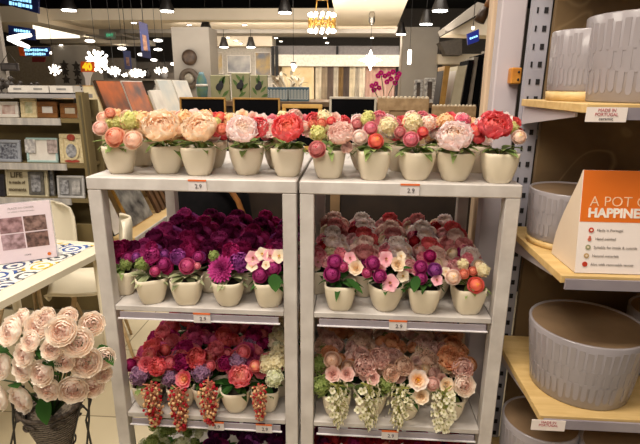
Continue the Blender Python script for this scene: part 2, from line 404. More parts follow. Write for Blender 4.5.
def price_tag(px, py_, z, where, n=None, w=.052, h=.030):
    c = at(px, py_, -.006); x = c.x; y = -.003 if z > 1.2 else -.0085
    zc = z-TH/2 if z > 1.2 else z-.028
    t = thing('price_tag', where, 'price tag', (x, y, zc-h/2), 'orange topped price tags on the racks')
    part('card', MB().box((x, y, zc), (w, .0015, h)), tag_w, t)
    part('header', MB().box((x, y-.0012, zc+h/2), (w, .002, .005)), tag_o, t, label='orange header strip')
    text('price', '2.9', .017, ink, t, (x+.003, y-.0016, zc-.002), FRONT)
price_tag(197, 184, Z1, 'price tag on the top board edge of the left rack')
price_tag(410, 189, Z1, 'price tag on the top board edge of the right rack')
price_tag(202, 313, Z2, 'price tag under the magenta flower row on the left rack')
price_tag(398, 322, Z2, 'price tag under the pink and cream row on the right rack')
price_tag(216, 420, Z3, 'price tag under the small pot below the hanging berries, left rack')
price_tag(264, 423, Z3, 'rightmost price tag on the lowest visible edge of the left rack')
price_tag(390, 430, Z3, 'price tag under the hanging cream buds on the right rack')

def H(kind, col, px, py_, dpx, Y, lean=None):
    w = at(px, py_, Y); rad = dpx*mpp(w)/2*(1.06 if kind in ('peony', 'garden_rose', 'hydrangea') else 1.0)
    return (kind, col, w, rad, lean or (rnd.uniform(-.25, .25), -1, 1.15 if kind == 'peony' and dpx > 24 else .55))
# top boards, front row: (pixel x of pot, pixel y of its base, turn, pot kind, label, heads, leaves)
top = [
 (121, 174, .35, 0, 'ivory pot with a peach ranunculus and cream buds at left end of left rack top',
  [('ranunculus', 'peachdeep', 115, 137, 22, .02), ('ranunculus', 'creampeach', 133, 140, 21, .02), ('ranunculus', 'pinkcream', 100, 128, 16, .04), ('ranunculus', 'peachdeep', 110, 113, 12, .08), ('hydrangea', 'lime', 131, 120, 22, .07), ('hydrangea', 'lime', 113, 122, 16, .09), ('ranunculus', 'creampeach', 103, 118, 14, .09)]),
 (167, 174, .5, 0, 'ivory pot with one large soft peach peony over hanging leaves, second on left rack top',
  [('peony', 'peach', 161, 127, 38, .035), ('hydrangea', 'hydpeach', 143, 120, 20, .08), ('ranunculus', 'peach', 178, 130, 14, .04), ('ranunculus', 'pinkcream', 180, 116, 12, .09)]),
 (199.5, 176, .1, 0, 'ivory pot with one large frilled peach peony over dark leaves, third on left rack top',
  [('peony', 'peach', 200, 128, 36, .03), ('ranunculus', 'orangebud', 222, 129, 13, .04), ('ranunculus', 'lime', 216, 122, 11, .06), ('hydrangea', 'hydpeach', 184, 118, 18, .09), ('ranunculus', 'coral', 220, 117, 12, .08)]),
 (247, 175.5, .5, 1, 'ivory round pot with a pale pink peony and yellow heart on left rack top',
  [('peony', 'palepink', 243, 130, 33, .03), ('peony', 'coralred', 259, 128, 22, .06), ('hydrangea', 'hydpeach', 229, 120, 16, .09)]),
 (288, 177, .0, 0, 'ivory square pot with a coral peony and orange heart on left rack top',
  [('peony', 'coral', 288, 129, 33, .025), ('peony', 'palepink', 269, 129, 20, .06), ('ranunculus', 'pinkcream', 304, 127, 14, .06)]),
 (329, 179, .0, 0, 'ivory square pot with dusty pink rose hanging over its rim, right rack top',
  [('peony', 'pinkcream', 341, 134, 27, .03), ('hydrangea', 'lime', 318, 133, 19, .035), ('ranunculus', 'dusty', 317, 149, 19, .005), ('ranunculus', 'orangebud', 322, 123, 11, .05), ('ranunculus', 'coralred', 331, 121, 10, .05), ('ranunculus', 'orangebud', 312, 124, 9, .05), ('peony', 'pinkcream', 347, 148, 13, .02)]),
 (373, 180.5, .1, 0, 'ivory pot with white bud and coral ranunculus pair on right rack top',
  [('ranunculus', 'white', 360, 137, 17, .02), ('ranunculus', 'coral', 376, 141, 17, .015), ('ranunculus', 'pink', 371, 128, 15, .03), ('hydrangea', 'hydcream', 388, 126, 22, .05), ('ranunculus', 'dusty', 357, 124, 13, .06), ('hydrangea', 'lime', 365, 121, 10, .06)]),
 (416, 181, .4, 1, 'ivory round pot with pink ranunculus under pale hydrangea on right rack top',
  [('ranunculus', 'pink', 411, 139, 17, .015), ('ranunculus', 'coralred', 423, 132, 12, .02), ('ranunculus', 'dusty', 400, 132, 13, .03), ('hydrangea', 'hydcream', 413, 123, 22, .05), ('hydrangea', 'white', 428, 123, 18, .06), ('ranunculus', 'pink', 396, 123, 12, .07)]),
 (455, 182, .5, 1, 'ivory round pot with a very pale pink peony and coral flowers on right rack top',
  [('peony', 'palepink', 454, 137, 37, .025), ('ranunculus', 'coralred', 475, 131, 18, .05), ('hydrangea', 'hydpeach', 446, 121, 18, .08), ('hydrangea', 'pink', 463, 121, 16, .08)]),
 (498.5, 184, .0, 0, 'ivory square pot with a big coral red peony at right end of right rack top',
  [('peony', 'coralred', 494, 126, 34, .03), ('ranunculus', 'palepink', 519, 137, 16, .02), ('hydrangea', 'lime', 512, 128, 14, .04), ('peony', 'white', 481, 124, 14, .05), ('peony', 'coralred', 478, 138, 14, .04)]),
]
sch_top = [['peach', 'hydpeach', 'creampeach'], ['peachdeep', 'hydpeach', 'peach'], ['coralred', 'palepink', 'hydpeach'], ['white', 'peach', 'pinkcream'], ['pink', 'hydcream', 'pinkcream'],
           ['coralred', 'hydcream', 'pinkcream'], ['palepink', 'lime', 'pink'], ['coralred', 'pinkcream', 'pink'], ['hydpeach', 'coralred', 'palepink'], ['coral', 'palepink', 'white']]
for (px, py_, rz, pm, lab, hs) in top:
    b = onz(px, py_, Z1); y = b.y+.030
    y = max(y, .048)
    fc = sch_top[top.index((px, py_, rz, pm, lab, hs))]; hs = list(hs)
    for k, (ox, oy) in enumerate(((-15, 121), (-5, 117), (6, 118), (15, 122), (0, 126), (-18, 131), (18, 131))):
        cc = fc[k % 3]; hs.append(('hydrangea' if cc.startswith('hyd') or cc == 'lime' else rnd.choice(('peony', 'open_rose', 'peony')), cc, px+ox, oy+(px-300)*.01, rnd.uniform(13, 18), y+.045))
    potted(lab, 'front row of potted flowers on the rack tops', at(px, 165, y).x, y, Z1, rz, pm, 'leaf', .060, [H(*h) for h in hs])
COLN = dict(peach='peach', hydpeach='peach', creampeach='cream peach', peachdeep='deep peach', coralred='coral red', palepink='pale pink', white='white', pinkcream='pink cream',
            pink='pink', coral='coral', hydcream='cream', lime='lime', magenta='magenta', crimson='crimson', plum='dark plum', purple='purple', rosemag='rose magenta', orchid='orchid pink',
            orchidcream='cream', hydlilac='lilac', red='red', coralpink='coral pink', salmon='salmon', beige='beige', dustyrose='dusty rose', apricot='apricot', yellowheart='cream', creamrose='cream',
            hydgreen='green', hydwhite='white green', darkplum='dark plum', dusty='dusty pink')
def bouquet(x, y, z, cols, hz, spread=.042, big=.030):
    hs = []; n = 7 if big > .033 else 5
    if n == 7: big *= .86; spread *= 1.08
    for i in range(n):
        a = 2*pi*i/n+rnd.uniform(-.3, .3); c = cols[i % len(cols)]
        k = 'hydrangea' if c.startswith('hyd') or c == 'lime' else rnd.choice(('peony', 'peony', 'ranunculus'))
        r = big*rnd.uniform(.72, 1.0)
        hs.append((k, c, (x+spread*.8*cos(a), y+spread*.8*sin(a), z+hz-.012+rnd.uniform(-.008, .01)), r, (cos(a), sin(a)-.35, 1.1)))
    c = cols[0]; k = 'hydrangea' if c.startswith('hyd') or c == 'lime' else 'peony'
    hs.append((k, c, (x, y-.01, z+hz+.014), big*1.1, (0, -.45, 1)))
    return hs
def cname(cols):
    o = []
    for c in cols:
        if COLN.get(c, 'coral') not in o: o.append(COLN.get(c, 'coral'))
    return ' and '.join(o[:2])
CN = ['leftmost', 'second from left', 'middle', 'second from right', 'rightmost']
for u, x0 in enumerate((-G-.6, G)):
    for c in range(5):
        x = x0+.075+c*.112; cols = sch_top[u*5+c]
        potted('%s flowers, back row of the %s rack top, %s' % (cname(cols), ('left', 'right')[u], CN[c]), 'back row of potted flowers on the rack tops', x, .215+rnd.uniform(-.01, .01), Z1,
               rnd.uniform(0, 1.5), c % 2, 'leaf', .042, bouquet(x, .205, Z1, cols, .122, .044, .032))
# middle and lower levels, front rows by hand
midL = [
 (125, 299, .0, 0, .10, 'ivory pot with dark magenta flowers half hidden by the left leg, left rack middle shelf', 'leaf',
  [('peony', 'crimson', 118, 249, 18, .09), ('ranunculus', 'magenta', 128, 258, 14, .08), ('hydrangea', 'hydgreen', 126, 264, 14, .07), ('peony', 'plum', 134, 248, 16, .12)]),
 (152, 302, .5, 0, .045, 'ivory pot with small magenta rosebuds round a green cluster, left rack middle shelf', 'leafpale',
  [('hydrangea', 'hydgreen', 142, 264, 15, .02), ('peony', 'magenta', 152, 256, 17, .03), ('ranunculus', 'rosemag', 155, 271, 12, .015), ('ranunculus', 'magenta', 163, 264, 15, .03), ('ranunculus', 'purple', 136, 257, 10, .03), ('peony', 'crimson', 168, 268, 14, .04)]),
 (188, 304, .1, 0, .045, 'ivory pot with one round magenta rose in front of pale leaves, left rack middle shelf', 'leafpale',
  [('ranunculus', 'rosemag', 187, 266, 18, .015), ('peony', 'purple', 178, 257, 17, .04), ('ranunculus', 'magenta', 198, 257, 13, .05), ('peony', 'crimson', 188, 250, 18, .07), ('ranunculus', 'pink', 197, 266, 8, .02)]),
 (229, 306, .0, 1, .045, 'ivory pot with one large magenta dahlia at its left, left rack middle shelf', 'leafpale',
  [('dahlia', 'magenta', 220, 269, 30, .015), ('peony', 'purple', 240, 262, 22, .04), ('peony', 'crimson', 232, 252, 20, .06), ('hydrangea', 'hydgreen', 214, 256, 12, .04)]),
 (269, 305.5, .3, 0, .05, 'ivory pot with pink cream orchids over magenta tulips, left rack middle shelf', 'leafdark',
  [('ranunculus', 'magenta', 260, 275, 17, .015), ('ranunculus', 'magenta', 273, 268, 17, .02), ('blossom', 'orchid', 253, 258, 17, .03), ('blossom', 'orchidcream', 252, 266, 13, .02), ('blossom', 'orchidcream', 262, 254, 15, .03), ('blossom', 'orchid', 270, 256, 17, .03), ('blossom', 'orchidcream', 279, 256, 16, .03), ('blossom', 'orchidcream', 266, 265, 10, .01)]),
]
midR = [
 (316, 306, .2, 0, .16, 'ivory pot with cream flowers half hidden by the centre leg, right rack middle shelf', 'leafdark',
  [('open_rose', 'creamrose', 315, 266, 13, .13), ('ranunculus', 'pink', 320, 255, 14, .15), ('blossom', 'orchid', 318, 262, 13, .13)]),
 (340, 308, .0, 0, .045, 'ivory pot with three magenta ranunculus and a cream blossom, right rack middle shelf', 'leafdark',
  [('ranunculus', 'magenta', 332, 274, 18, .01), ('ranunculus', 'magenta', 335, 262, 17, .02), ('ranunculus', 'rosemag', 343, 267, 11, .015), ('open_rose', 'creamrose', 356, 268, 17, .03), ('blossom', 'orchid', 350, 258, 14, .05)]),
 (385, 310, .5, 1, .05, 'ivory round pot with magenta buds left of pink and cream blossoms, right rack middle shelf', 'leafdark',
  [('ranunculus', 'magenta', 373, 263, 16, .02), ('ranunculus', 'rosemag', 367, 273, 11, .015), ('ranunculus', 'magenta', 380, 276, 15, .01), ('blossom', 'orchid', 386, 259, 18, .03), ('blossom', 'orchid', 390, 283, 20, .005), ('open_rose', 'creamrose', 398, 264, 17, .02), ('blossom', 'orchidcream', 403, 276, 14, .02), ('blossom', 'orchidcream', 401, 256, 11, .03)]),
 (423, 312, .0, 0, .045, 'ivory pot with magenta ranunculus and pink orchid above dark leaves, right rack middle shelf', 'leafdark',
  [('ranunculus', 'magenta', 421, 267, 15, .02), ('ranunculus', 'magenta', 421, 278, 14, .01), ('ranunculus', 'purple', 435, 270, 16, .015), ('blossom', 'orchid', 437, 280, 13, .0), ('blossom', 'orchidcream', 446, 272, 12, .02), ('ranunculus', 'crimson', 430, 256, 14, .05)]),
 (467, 312.5, .1, 0, .05, 'ivory pot with pale pink bud beside coral ranunculus, right end of right rack middle shelf', 'leaf',
  [('ranunculus', 'palepink', 453, 277, 17, .01), ('ranunculus', 'orangebud', 464, 274, 11, .01), ('ranunculus', 'coral', 476, 285, 18, .005), ('ranunculus', 'orangebud', 473, 271, 10, .02), ('hydrangea', 'hydcream', 483, 270, 15, .02), ('hydrangea', 'hydcream', 463, 264, 12, .03)]),
]
lowL = [
 (150, 409, .1, 0, .060, 'long red berry spray over a pot, left end of left rack lower shelf', 'leaf',
  [('berry_spray', 'berries', 150, 388, 27, .004, (0, 0, 1)), ('hydrangea', 'hydlilac', 139, 375, 22, .03), ('open_rose', 'salmon', 146, 364, 17, .04), ('peony', 'coralred', 158, 367, 20, .03), ('ranunculus', 'crimson', 130, 365, 14, .05)]),
 (182, 411, .4, 0, .060, 'pot behind a red berry spray below one coral pink rose, left rack lower shelf', 'leaf',
  [('berry_spray', 'berries', 177, 392, 27, .004, (0, 0, 1)), ('open_rose', 'coralpink', 184, 379, 20, .015), ('hydrangea', 'hydlilac', 170, 378, 18, .03), ('ranunculus', 'salmon', 170, 363, 16, .05), ('peony', 'crimson', 182, 362, 18, .05)]),
 (209, 411, .1, 0, .062, 'pot behind a dense red berry spray below lilac hydrangea, left rack lower shelf', 'leafdark',
  [('berry_spray', 'berries', 208, 385, 27, .004, (0, 0, 1)), ('hydrangea', 'hydlilac', 202, 372, 22, .03), ('peony', 'coralred', 197, 358, 22, .05), ('ranunculus', 'salmon', 210, 366, 12, .04)]),
 (236, 410, .2, 1, .052, 'ivory pot in full view below one big coral pink rose, left rack lower shelf', 'leafdark',
  [('peony', 'coralpink', 241, 376, 25, .015), ('ranunculus', 'salmon', 243, 352, 16, .06), ('hydrangea', 'hydlilac', 238, 360, 18, .05), ('peony', 'crimson', 226, 363, 16, .05)]),
 (266, 413, .1, 0, .062, 'pot behind a short berry spray with cream hydrangea, right end of left rack lower shelf', 'leafdark',
  [('berry_spray', 'berries', 260, 389, 22, .004, (0, 0, 1)), ('hydrangea', 'hydwhite', 274, 378, 20, .01), ('hydrangea', 'hydcream', 277, 362, 22, .05), ('hydrangea', 'hydcream', 268, 364, 22, .05), ('ranunculus', 'coralpink', 255, 366, 13, .04)]),
]
lowR = [
 (336, 414, .1, 0, .062, 'pot behind cream bud spray and two roses, left end of right rack lower shelf', 'leaf',
  [('blossom_spray', 'creambuds', 337, 388, 27, .004, (0, 0, 1)), ('hydrangea', 'hydgreen', 321, 385, 22, .03), ('open_rose', 'dustyrose', 333, 374, 18, .02), ('open_rose', 'dustyrose', 347, 374, 17, .02), ('ranunculus', 'beige', 332, 360, 18, .05), ('hydrangea', 'hydgreen', 317, 364, 20, .07)]),
 (369, 416, .4, 0, .062, 'pot behind a wide cream bud spray below blush roses, right rack lower shelf', 'leaf',
  [('blossom_spray', 'creambuds', 368, 388, 29, .004, (0, 0, 1)), ('open_rose', 'dustyrose', 373, 378, 16, .015), ('peony', 'dustyrose', 366, 365, 24, .04), ('hydrangea', 'hydgreen', 387, 384, 18, .03), ('garden_rose', 'beige', 391, 373, 18, .03), ('peony', 'dustyrose', 380, 358, 22, .05)]),
 (404, 418, .1, 0, .062, 'pot behind a drooping cream bud spray below a yellow centred rose, right rack lower shelf', 'leafdark',
  [('blossom_spray', 'creambuds', 402, 391, 28, .004, (0, 0, 1)), ('open_rose', 'yellowheart', 418, 380, 23, .01), ('open_rose', 'creamrose', 421, 396, 18, .005), ('peony', 'beige', 404, 366, 20, .05), ('ranunculus', 'dustyrose', 433, 384, 15, .02)]),
 (447, 420, .1, 0, .062, 'pot behind cream bud spray and two roses, right end of right rack lower shelf', 'leaf',
  [('blossom_spray', 'creambuds', 446, 393, 28, .004, (0, 0, 1)), ('open_rose', 'creamrose', 447, 385, 17, .015), ('garden_rose', 'blush', 464, 385, 23, .01), ('peony', 'apricot', 450, 358, 26, .06), ('peony', 'dustyrose', 462, 368, 22, .04)]),
]
def Hm(h):
    if h[0].endswith('spray'):
        w = at(h[2], h[3], -.012); return (h[0], h[1], w, h[4]*mpp(w), None)
    return H(*h)
for rowdef, z in ((midL, Z2), (midR, Z2), (lowL, Z3), (lowR, Z3)):
    fcs = {id(midL): ('magenta', 'purple', 'crimson'), id(midR): ('orchid', 'creamrose', 'pink'), id(lowL): ('salmon', 'rosemag', 'coralpink'), id(lowR): ('dustyrose', 'beige', 'creamrose')}[id(rowdef)]
    for (px, py_, rz, pm, y, lab, lf, hs) in rowdef:
        hs = list(hs)
        for k, (ox, oy) in enumerate(((-13, -46), (12, -47), (0, -54), (-5, -41))): hs.append((('peony', 'ranunculus', 'peony', 'open_rose')[k], fcs[k % 3], px+ox, py_+oy, rnd.uniform(12, 16), y+.012+.012*(k < 3)))
        potted(lab, 'front row of potted flowers on the rack shelves', at(px, py_-10, y).x, y, z, rz, pm, lf, .057, [Hm(h) for h in hs])
for nm, (px, py_, Y), d, L, W in (('leaf', (274, 274, .0), (.15, -.5, -.7), .05, .04), ('leaf', (347, 279, .0), (.8, -.5, -.45), .06, .03), ('leaf', (417, 276, .0), (-.2, -.5, -.8), .045, .03), ('leaf', (412, 268, .01), (-.5, -.5, .2), .04, .026)):
    best = min((o for o in COL.objects if o.get('category') == 'potted flowers'), key=lambda o: (Vector(o.location)+Vector((0, 0, .09))-at(px, py_, Y)).length)
    mb = MB(); leaf_into(mb, at(px, py_, Y), d, L, W, .1, .2, .7); part(nm, mb, petmat(*C['leafdark']), best)
# rows behind
pal = {('L', Z2): [['plum', 'crimson', 'magenta'], ['crimson', 'magenta', 'plum'], ['magenta', 'purple', 'crimson'], ['plum', 'magenta', 'hydgreen']],
       ('R', Z2): [['pinkcream', 'dusty', 'creamrose'], ['white', 'pink', 'crimson'], ['coralred', 'orchid', 'white'], ['dusty', 'creamrose', 'magenta'], ['palepink', 'red', 'hydcream']],
       ('L', Z3): [['salmon', 'crimson', 'coralred'], ['rosemag', 'salmon', 'plum'], ['coralred', 'rosemag', 'salmon'], ['crimson', 'salmon', 'hydlilac']],
       ('R', Z3): [['dustyrose', 'beige', 'hydgreen'], ['beige', 'dustyrose', 'creamrose'], ['apricot', 'dustyrose', 'beige'], ['dustyrose', 'apricot', 'creamrose']]}
RN = {Z2: 'middle', Z3: 'lower', Z4: 'bottom'}
for side, x0 in (('L', -G-.6), ('R', G)):
    for z in (Z2, Z3):
        P = pal[(side, z)]
        for row in range(1, 6):
            for c in range(5):
                x = x0+.082+c*.109+rnd.uniform(-.005, .005); y = .045+row*.102
                if row == 1 and side == 'R' and z == Z2 and c == 0: continue
                cols = list(P[(row*2+c) % len(P)])
                if side == 'L' and z == Z3 and c == 4: cols = ['hydcream', 'creamrose', 'hydwhite']
                if side == 'R' and z == Z3 and c == 4: cols = ['apricot', 'dustyrose', 'beige']
                potted('%s flowers, %s row back, %s, %s rack %s shelf' % (cname(cols), ORD[row], CN[c], {'L': 'left', 'R': 'right'}[side], RN[z]),
                       'rows of potted flowers behind the front row', x, y+rnd.uniform(-.004, .004), z, rnd.uniform(0, 1.5), c % 2, None if row > 3 else 'leafdark', .045,
                       bouquet(x, y, z, cols, .150 if z == Z3 else .132, .044, .034))
# bottom level: only the front two rows show
for side, x0 in (('L', -G-.6), ('R', G)):
    for row in range(2):
        for c in range(5):
            x = x0+.082+c*.109; y = .062+row*.11
            cols = (['hydgreen', 'hydwhite'], ['hydwhite', 'hydgreen'], ['darkplum', 'plum'], ['darkplum', 'purple'], ['darkplum', 'plum'])[c] if side == 'L' else (['red', 'plum'], ['red', 'crimson'], ['red', 'orangebud'], ['red', 'crimson'], ['red', 'plum'])[c]
            potted('tall %s flowers, %s row, %s, %s rack bottom level' % (cname(cols), ('front', 'second')[row], CN[c], {'L': 'left', 'R': 'right'}[side]),
                   'potted flowers on the bottom rack level', x, y, Z4, 0, 0, 'leafdark', .06, bouquet(x, y, Z4, cols, .205, .044, .034))

# ------------------------------------------------------------------ planter shelving on the right
pine = mat('pale_plywood', (212, 180, 122), .5, (198, 164, 104), 9, stretch=(1, 6, 6))
post_m = mat('lilac_white_steel', (194, 184, 186), .45, (186, 176, 180), 5)
slot_m = mat('slot_dark', (26, 24, 26), .8); grey_steel = mat('grey_slotted_steel', (166, 164, 172), .4, (156, 154, 164), 8)
gond = thing('shelving_bay', 'tall shelving bay with pale plywood shelves of grey planters against mottled brown panel', 'shelving', (1.4, 0, 0))
gp = bpy.data.materials.new('mottled_brown_panel'); gp.use_nodes = True; nt = gp.node_tree; b = nt.nodes['Principled BSDF']; b.inputs['Roughness'].default_value = .8
tc = nt.nodes.new('ShaderNodeTexCoord'); n1 = nt.nodes.new('ShaderNodeTexNoise'); n1.inputs['Scale'].default_value = 3.2; n1.inputs['Detail'].default_value = 9; n1.inputs['Distortion'].default_value = .8
r1 = nt.nodes.new('ShaderNodeValToRGB'); e = r1.color_ramp.elements; e[0].position = .3; e[0].color = lin((84, 64, 40)); e[1].position = .68; e[1].color = lin((126, 102, 68))
n2 = nt.nodes.new('ShaderNodeTexNoise'); n2.inputs['Scale'].default_value = 1.4; n2.inputs['Detail'].default_value = 2; n2.inputs['Distortion'].default_value = 2.5
r2 = nt.nodes.new('ShaderNodeValToRGB'); e = r2.color_ramp.elements; e[0].position = .485; e[0].color = (0, 0, 0, 1); e[1].position = .5; e[1].color = (1, 1, 1, 1); k_ = r2.color_ramp.elements.new(.515); k_.color = (0, 0, 0, 1)
mx = nt.nodes.new('ShaderNodeMix'); mx.data_type = 'RGBA'; mx.inputs[7].default_value = lin((150, 126, 90)); mu = nt.nodes.new('ShaderNodeMath'); mu.operation = 'MULTIPLY'; mu.inputs[1].default_value = .45
for n_ in (n1, n2): nt.links.new(tc.outputs['Object'], n_.inputs['Vector'])
nt.links.new(n1.outputs[0], r1.inputs[0]); nt.links.new(n2.outputs[0], r2.inputs[0]); nt.links.new(r2.outputs[0], mu.inputs[0]); nt.links.new(mu.outputs[0], mx.inputs[0]); nt.links.new(r1.outputs[0], mx.inputs[6]); nt.links.new(mx.outputs[2], b.inputs['Base Color'])
XL = .652
part('back_panel', MB().box((1.47, .235, 1.2), (1.50, .02, 2.4)), gp, gond)
mb = MB(); mb.box((.690, .262, 1.2), (.052, .03, 2.4))
for k in range(44):
    z = .25+k*.05
    mb.box((.700, .2465, z), (.011, .003, .016), mi=1); mb.box((.676, .2465, z), (.005, .003, .016), mi=1)
part('slotted_upright', mb, [grey_steel, slot_m], gond, label='grey upright with two rows of dark slots')
for z, dz in ((1.93, 0), (1.500, 0), (1.103, 0), (.713, 0), (.30, 0)):  # the topmost shelf is out of view, added to shade the panel and planters
    sh = part('shelf', MB().box(((XL+2.2)/2, .012, z-.010), (2.2-XL, .424, .020), bev=.0015), pine, gond)
    part('price_rail', MB().box(((XL+2.2)/2+.004, -.205, z-.020), (2.2-XL-.01, .006, .026)), rail_m, sh, label='grey price rail')
    part('bracket', MB().slab([(XL+.012, .238, z-.022), (XL+.012, -.12, z-.022), (XL+.012, -.12, z-.032), (XL+.012, .238, z-.075)], (.006, 0, 0)), post_m, sh, label='white steel shelf bracket')
col_t = thing('square_post', 'lilac white square post rising behind the right rack', 'post', (.656, .46, 0))
part('post', MB().box((.664, .46, 1.5), (.082, .06, 3.0), bev=.004), post_m, col_t)
solo('wooden_post', MB().box((.683, .66, 1.5), (.075, .06, 3.0), bev=.004), mat('raw_pine_post', (220, 194, 164), .6, (204, 176, 146), 6, stretch=(5, 5, .6)), 'pale wood grained post left of the lilac white square post', 'post')
p = at(513, 76, .425); ob = thing('wooden_block', 'small ochre wooden block fixed to the lilac white post', 'block', (p.x, .405, p.z-.02))
part('block', MB().box((p.x, .408, p.z), (.034, .040, .052), bev=.004), mat('ochre_wood', (206, 140, 50), .5, (184, 116, 40), 20), ob)
mb = MB()
for zz in (-.012, .012): mb.ball((p.x+.006, .387, p.z+zz), .004, 6, 4)
part('screw', mb, slot_m, ob)

def feather_mat(name, col, sc):
    mt = bpy.data.materials.new(name); mt.use_nodes = True; nt = mt.node_tree; b = nt.nodes['Principled BSDF']
    b.inputs['Roughness'].default_value = .28; b.inputs['Base Color'].default_value = lin(col); b.inputs['Coat Weight'].default_value = .3
    nz = nt.nodes.new('ShaderNodeTexNoise'); nz.inputs['Scale'].default_value = 12; rp = nt.nodes.new('ShaderNodeValToRGB')
    rp.color_ramp.elements[0].color = lin(tuple(v-10 for v in col)); rp.color_ramp.elements[1].color = lin(tuple(v+6 for v in col))
    tc = nt.nodes.new('ShaderNodeTexCoord'); nt.links.new(tc.outputs['Object'], nz.inputs['Vector']); nt.links.new(nz.outputs[0], rp.inputs[0]); nt.links.new(rp.outputs[0], b.inputs['Base Color'])
    return mt
glaze = feather_mat('grey_glaze', (150, 143, 145), 1)
inner = mat('planter_inside', (128, 104, 78), .6, (112, 90, 66), 8)
def planter(label, x, y, z, rt, rb, h, base=None, seed=0, emb=True, name='planter'):
    t = thing(name, label, 'planter', (x, y, z), 'grey glazed planters on the plywood shelves'); b0 = 0
    if base:
        part('saucer', MB().lathe([(rb*.96, 0), (rb*1.01, .002), (rb*1.03, base)], (x, y, z), 40), pine, t, label='pale wooden base ring'); b0 = base
    mb = MB(); N = 40
    mb.lathe([(rb*.97, b0), (rb, b0+.004), (rb+(rt-rb)*.5, b0+(h-b0)*.5), (rt, h-.003), (rt-.002, h), (rt-.006, h), (rt-.008, h-.004)], (x, y, z), N)
    mb.f.pop(); mb.mi.pop(); mb.sm.pop()
    mb.lathe([(rt-.008, h-.004), (rb-.012, b0+.012), (.001, b0+.011)], (x, y, z), N, mi=1)
    body = part('body', mb, [glaze, inner], t)
    if emb:     # raised hanging-tongue relief in rows
        mb = MB(); rg = random.Random(seed); nn = 46
        for rowi, (zt, zb) in enumerate(((.93, .58), (.64, .36), (.40, .10))):
            for i in range(nn):
                a0 = 2*pi*(i+.5*(rowi % 2))/nn
                if rg.random() < .12: continue
                top_ = b0+(h-b0)*(zt+rg.uniform(-.04, .0)); bot_ = b0+(h-b0)*(zb+rg.uniform(-.02, .03)); wa = 2*pi/nn*.33
                pts = [(-wa, top_), (-wa, bot_+.006), (-wa*.6, bot_+.001), (0, bot_-.001), (wa*.6, bot_+.001), (wa, bot_+.006), (wa, top_)]
                out = []
                for (da, zz) in pts:
                    R = rb+(rt-rb)*((zz-b0)/(h-b0))
                    out.append(Vector((x+(R+.0008)*cos(a0+da), y+(R+.0008)*sin(a0+da), z+zz)))
                dv = Vector((cos(a0), sin(a0), 0))*-.003
                mb.slab(out[::-1], dv)
        part('relief', mb, glaze, body)
    return t
p = at(577, 60, -.02)
planter('medium grey planter with wooden base ring on the highest plywood shelf', .742, .045, 1.5, .086, .082, .172, .024, 3)
planter('large grey relief planter overlapping the medium one on the highest plywood shelf', .862, -.035, 1.5, .152, .142, .198, None, 4)
p = at(566, 235, .03)
planter('grey planter half hidden behind the orange and white tent sign', .767, .065, 1.103, .112, .104, .158, .018, 5)
planter('wide open grey planter with brown inside standing at the edge of lower plywood shelf', .812, -.045, .713, .150, .128, .195, None, 6)
planter('grey planter cut by the right photo edge on the lower plywood shelf', 1.115, .055, .713, .125, .115, .19, None, 7)
planter('dark grey planter with open rim beneath the lower plywood shelf, beside the right rack', .760, .03, .30, .115, .105, .235, None, 8)
planter('planter with tan inside at the bottom right beneath the plywood shelf', .955, -.085, .30, .115, .105, .235, None, 9)
planter('grey planter under the lower plywood shelf at the right photo edge', 1.22, .02, .30, .118, .105, .20, None, 10)
# tent sign
white_card = mat('white_card', (238, 226, 220), .5, (234, 222, 214), 5); orange_card = mat('orange_card', (222, 112, 24), .5, (216, 106, 20), 5)
A0 = onz(579, 273, 1.105); A0.y = max(A0.y, -.198); x0 = onz(579, 272, 1.105).x
sg = thing('tent_sign', 'orange and white tent sign about happiness pots on the middle plywood shelf', 'sign', (x0+.12, -.14, 1.104))
x0 -= .012; Wd = .215; Hh = .243; yb = -.185; yt = -.150; zb = 1.105
def on_face(u, v, off=.0006):    # u across, v up the sloped face
    return Vector((x0+u, yb+(yt-yb)*v/Hh-off, zb+v))
faceq = (Matrix.Rotation(pi/2-atan2(yt-yb, Hh), 3, 'X')).to_quaternion()
mb = MB(); mb.slab([on_face(0, 0, 0), on_face(Wd, 0, 0), on_face(Wd, Hh, 0), on_face(0, Hh, 0)], (0, .0015, 0)); part('front_card', mb, white_card, sg)
def curve_side(xx):
    pts = []
    for j in range(9):
        v = j/8; pts.append(Vector((xx, yb+(yt-yb)*v+.002, zb+Hh*v)))
    for j in range(9):
        v = 1-j/8; pts.append(Vector((xx, yt+.003+.105*sin((1-v)*pi/2)**1.25, zb+Hh*v+.0*v)))
    return pts
side_m = mat('cream_card_side', (226, 208, 186), .55, (220, 200, 176), 5)
mb = MB(); mb.slab(curve_side(x0), (.0015, 0, 0)); part('side_card', mb, side_m, sg)
mb = MB(); mb.slab(curve_side(x0+Wd-.0015), (.0015, 0, 0)); part('side_card', mb, side_m, sg)
mb = MB(); mb.slab([on_face(.001, Hh*.505), on_face(Wd, Hh*.505), on_face(Wd, Hh), on_face(.001, Hh)], (0, .0005, 0)); part('orange_band', mb, orange_card, sg, label='orange upper band')
tw = mat('sign_white', (250, 240, 228), .5, emit=0); tg = mat('sign_grey', (150, 140, 134), .6)
text('heading', 'A POT OF', .0335, mat('sign_cream', (250, 214, 176), .5), sg, on_face(.020, Hh*.700, .001), faceq, 'LEFT', bold=-.0004)
text('heading', 'HAPPINESS', .0300, tw, sg, on_face(.018, Hh*.590, .001), faceq, 'LEFT', bold=.0012)
ic = [mat('icon_red', (196, 60, 36), .5), mat('icon_pink', (210, 110, 84), .5), mat('icon_green', (150, 150, 110), .5), mat('icon_tan', (196, 160, 110), .5), mat('icon_deepred', (190, 56, 30), .5)]
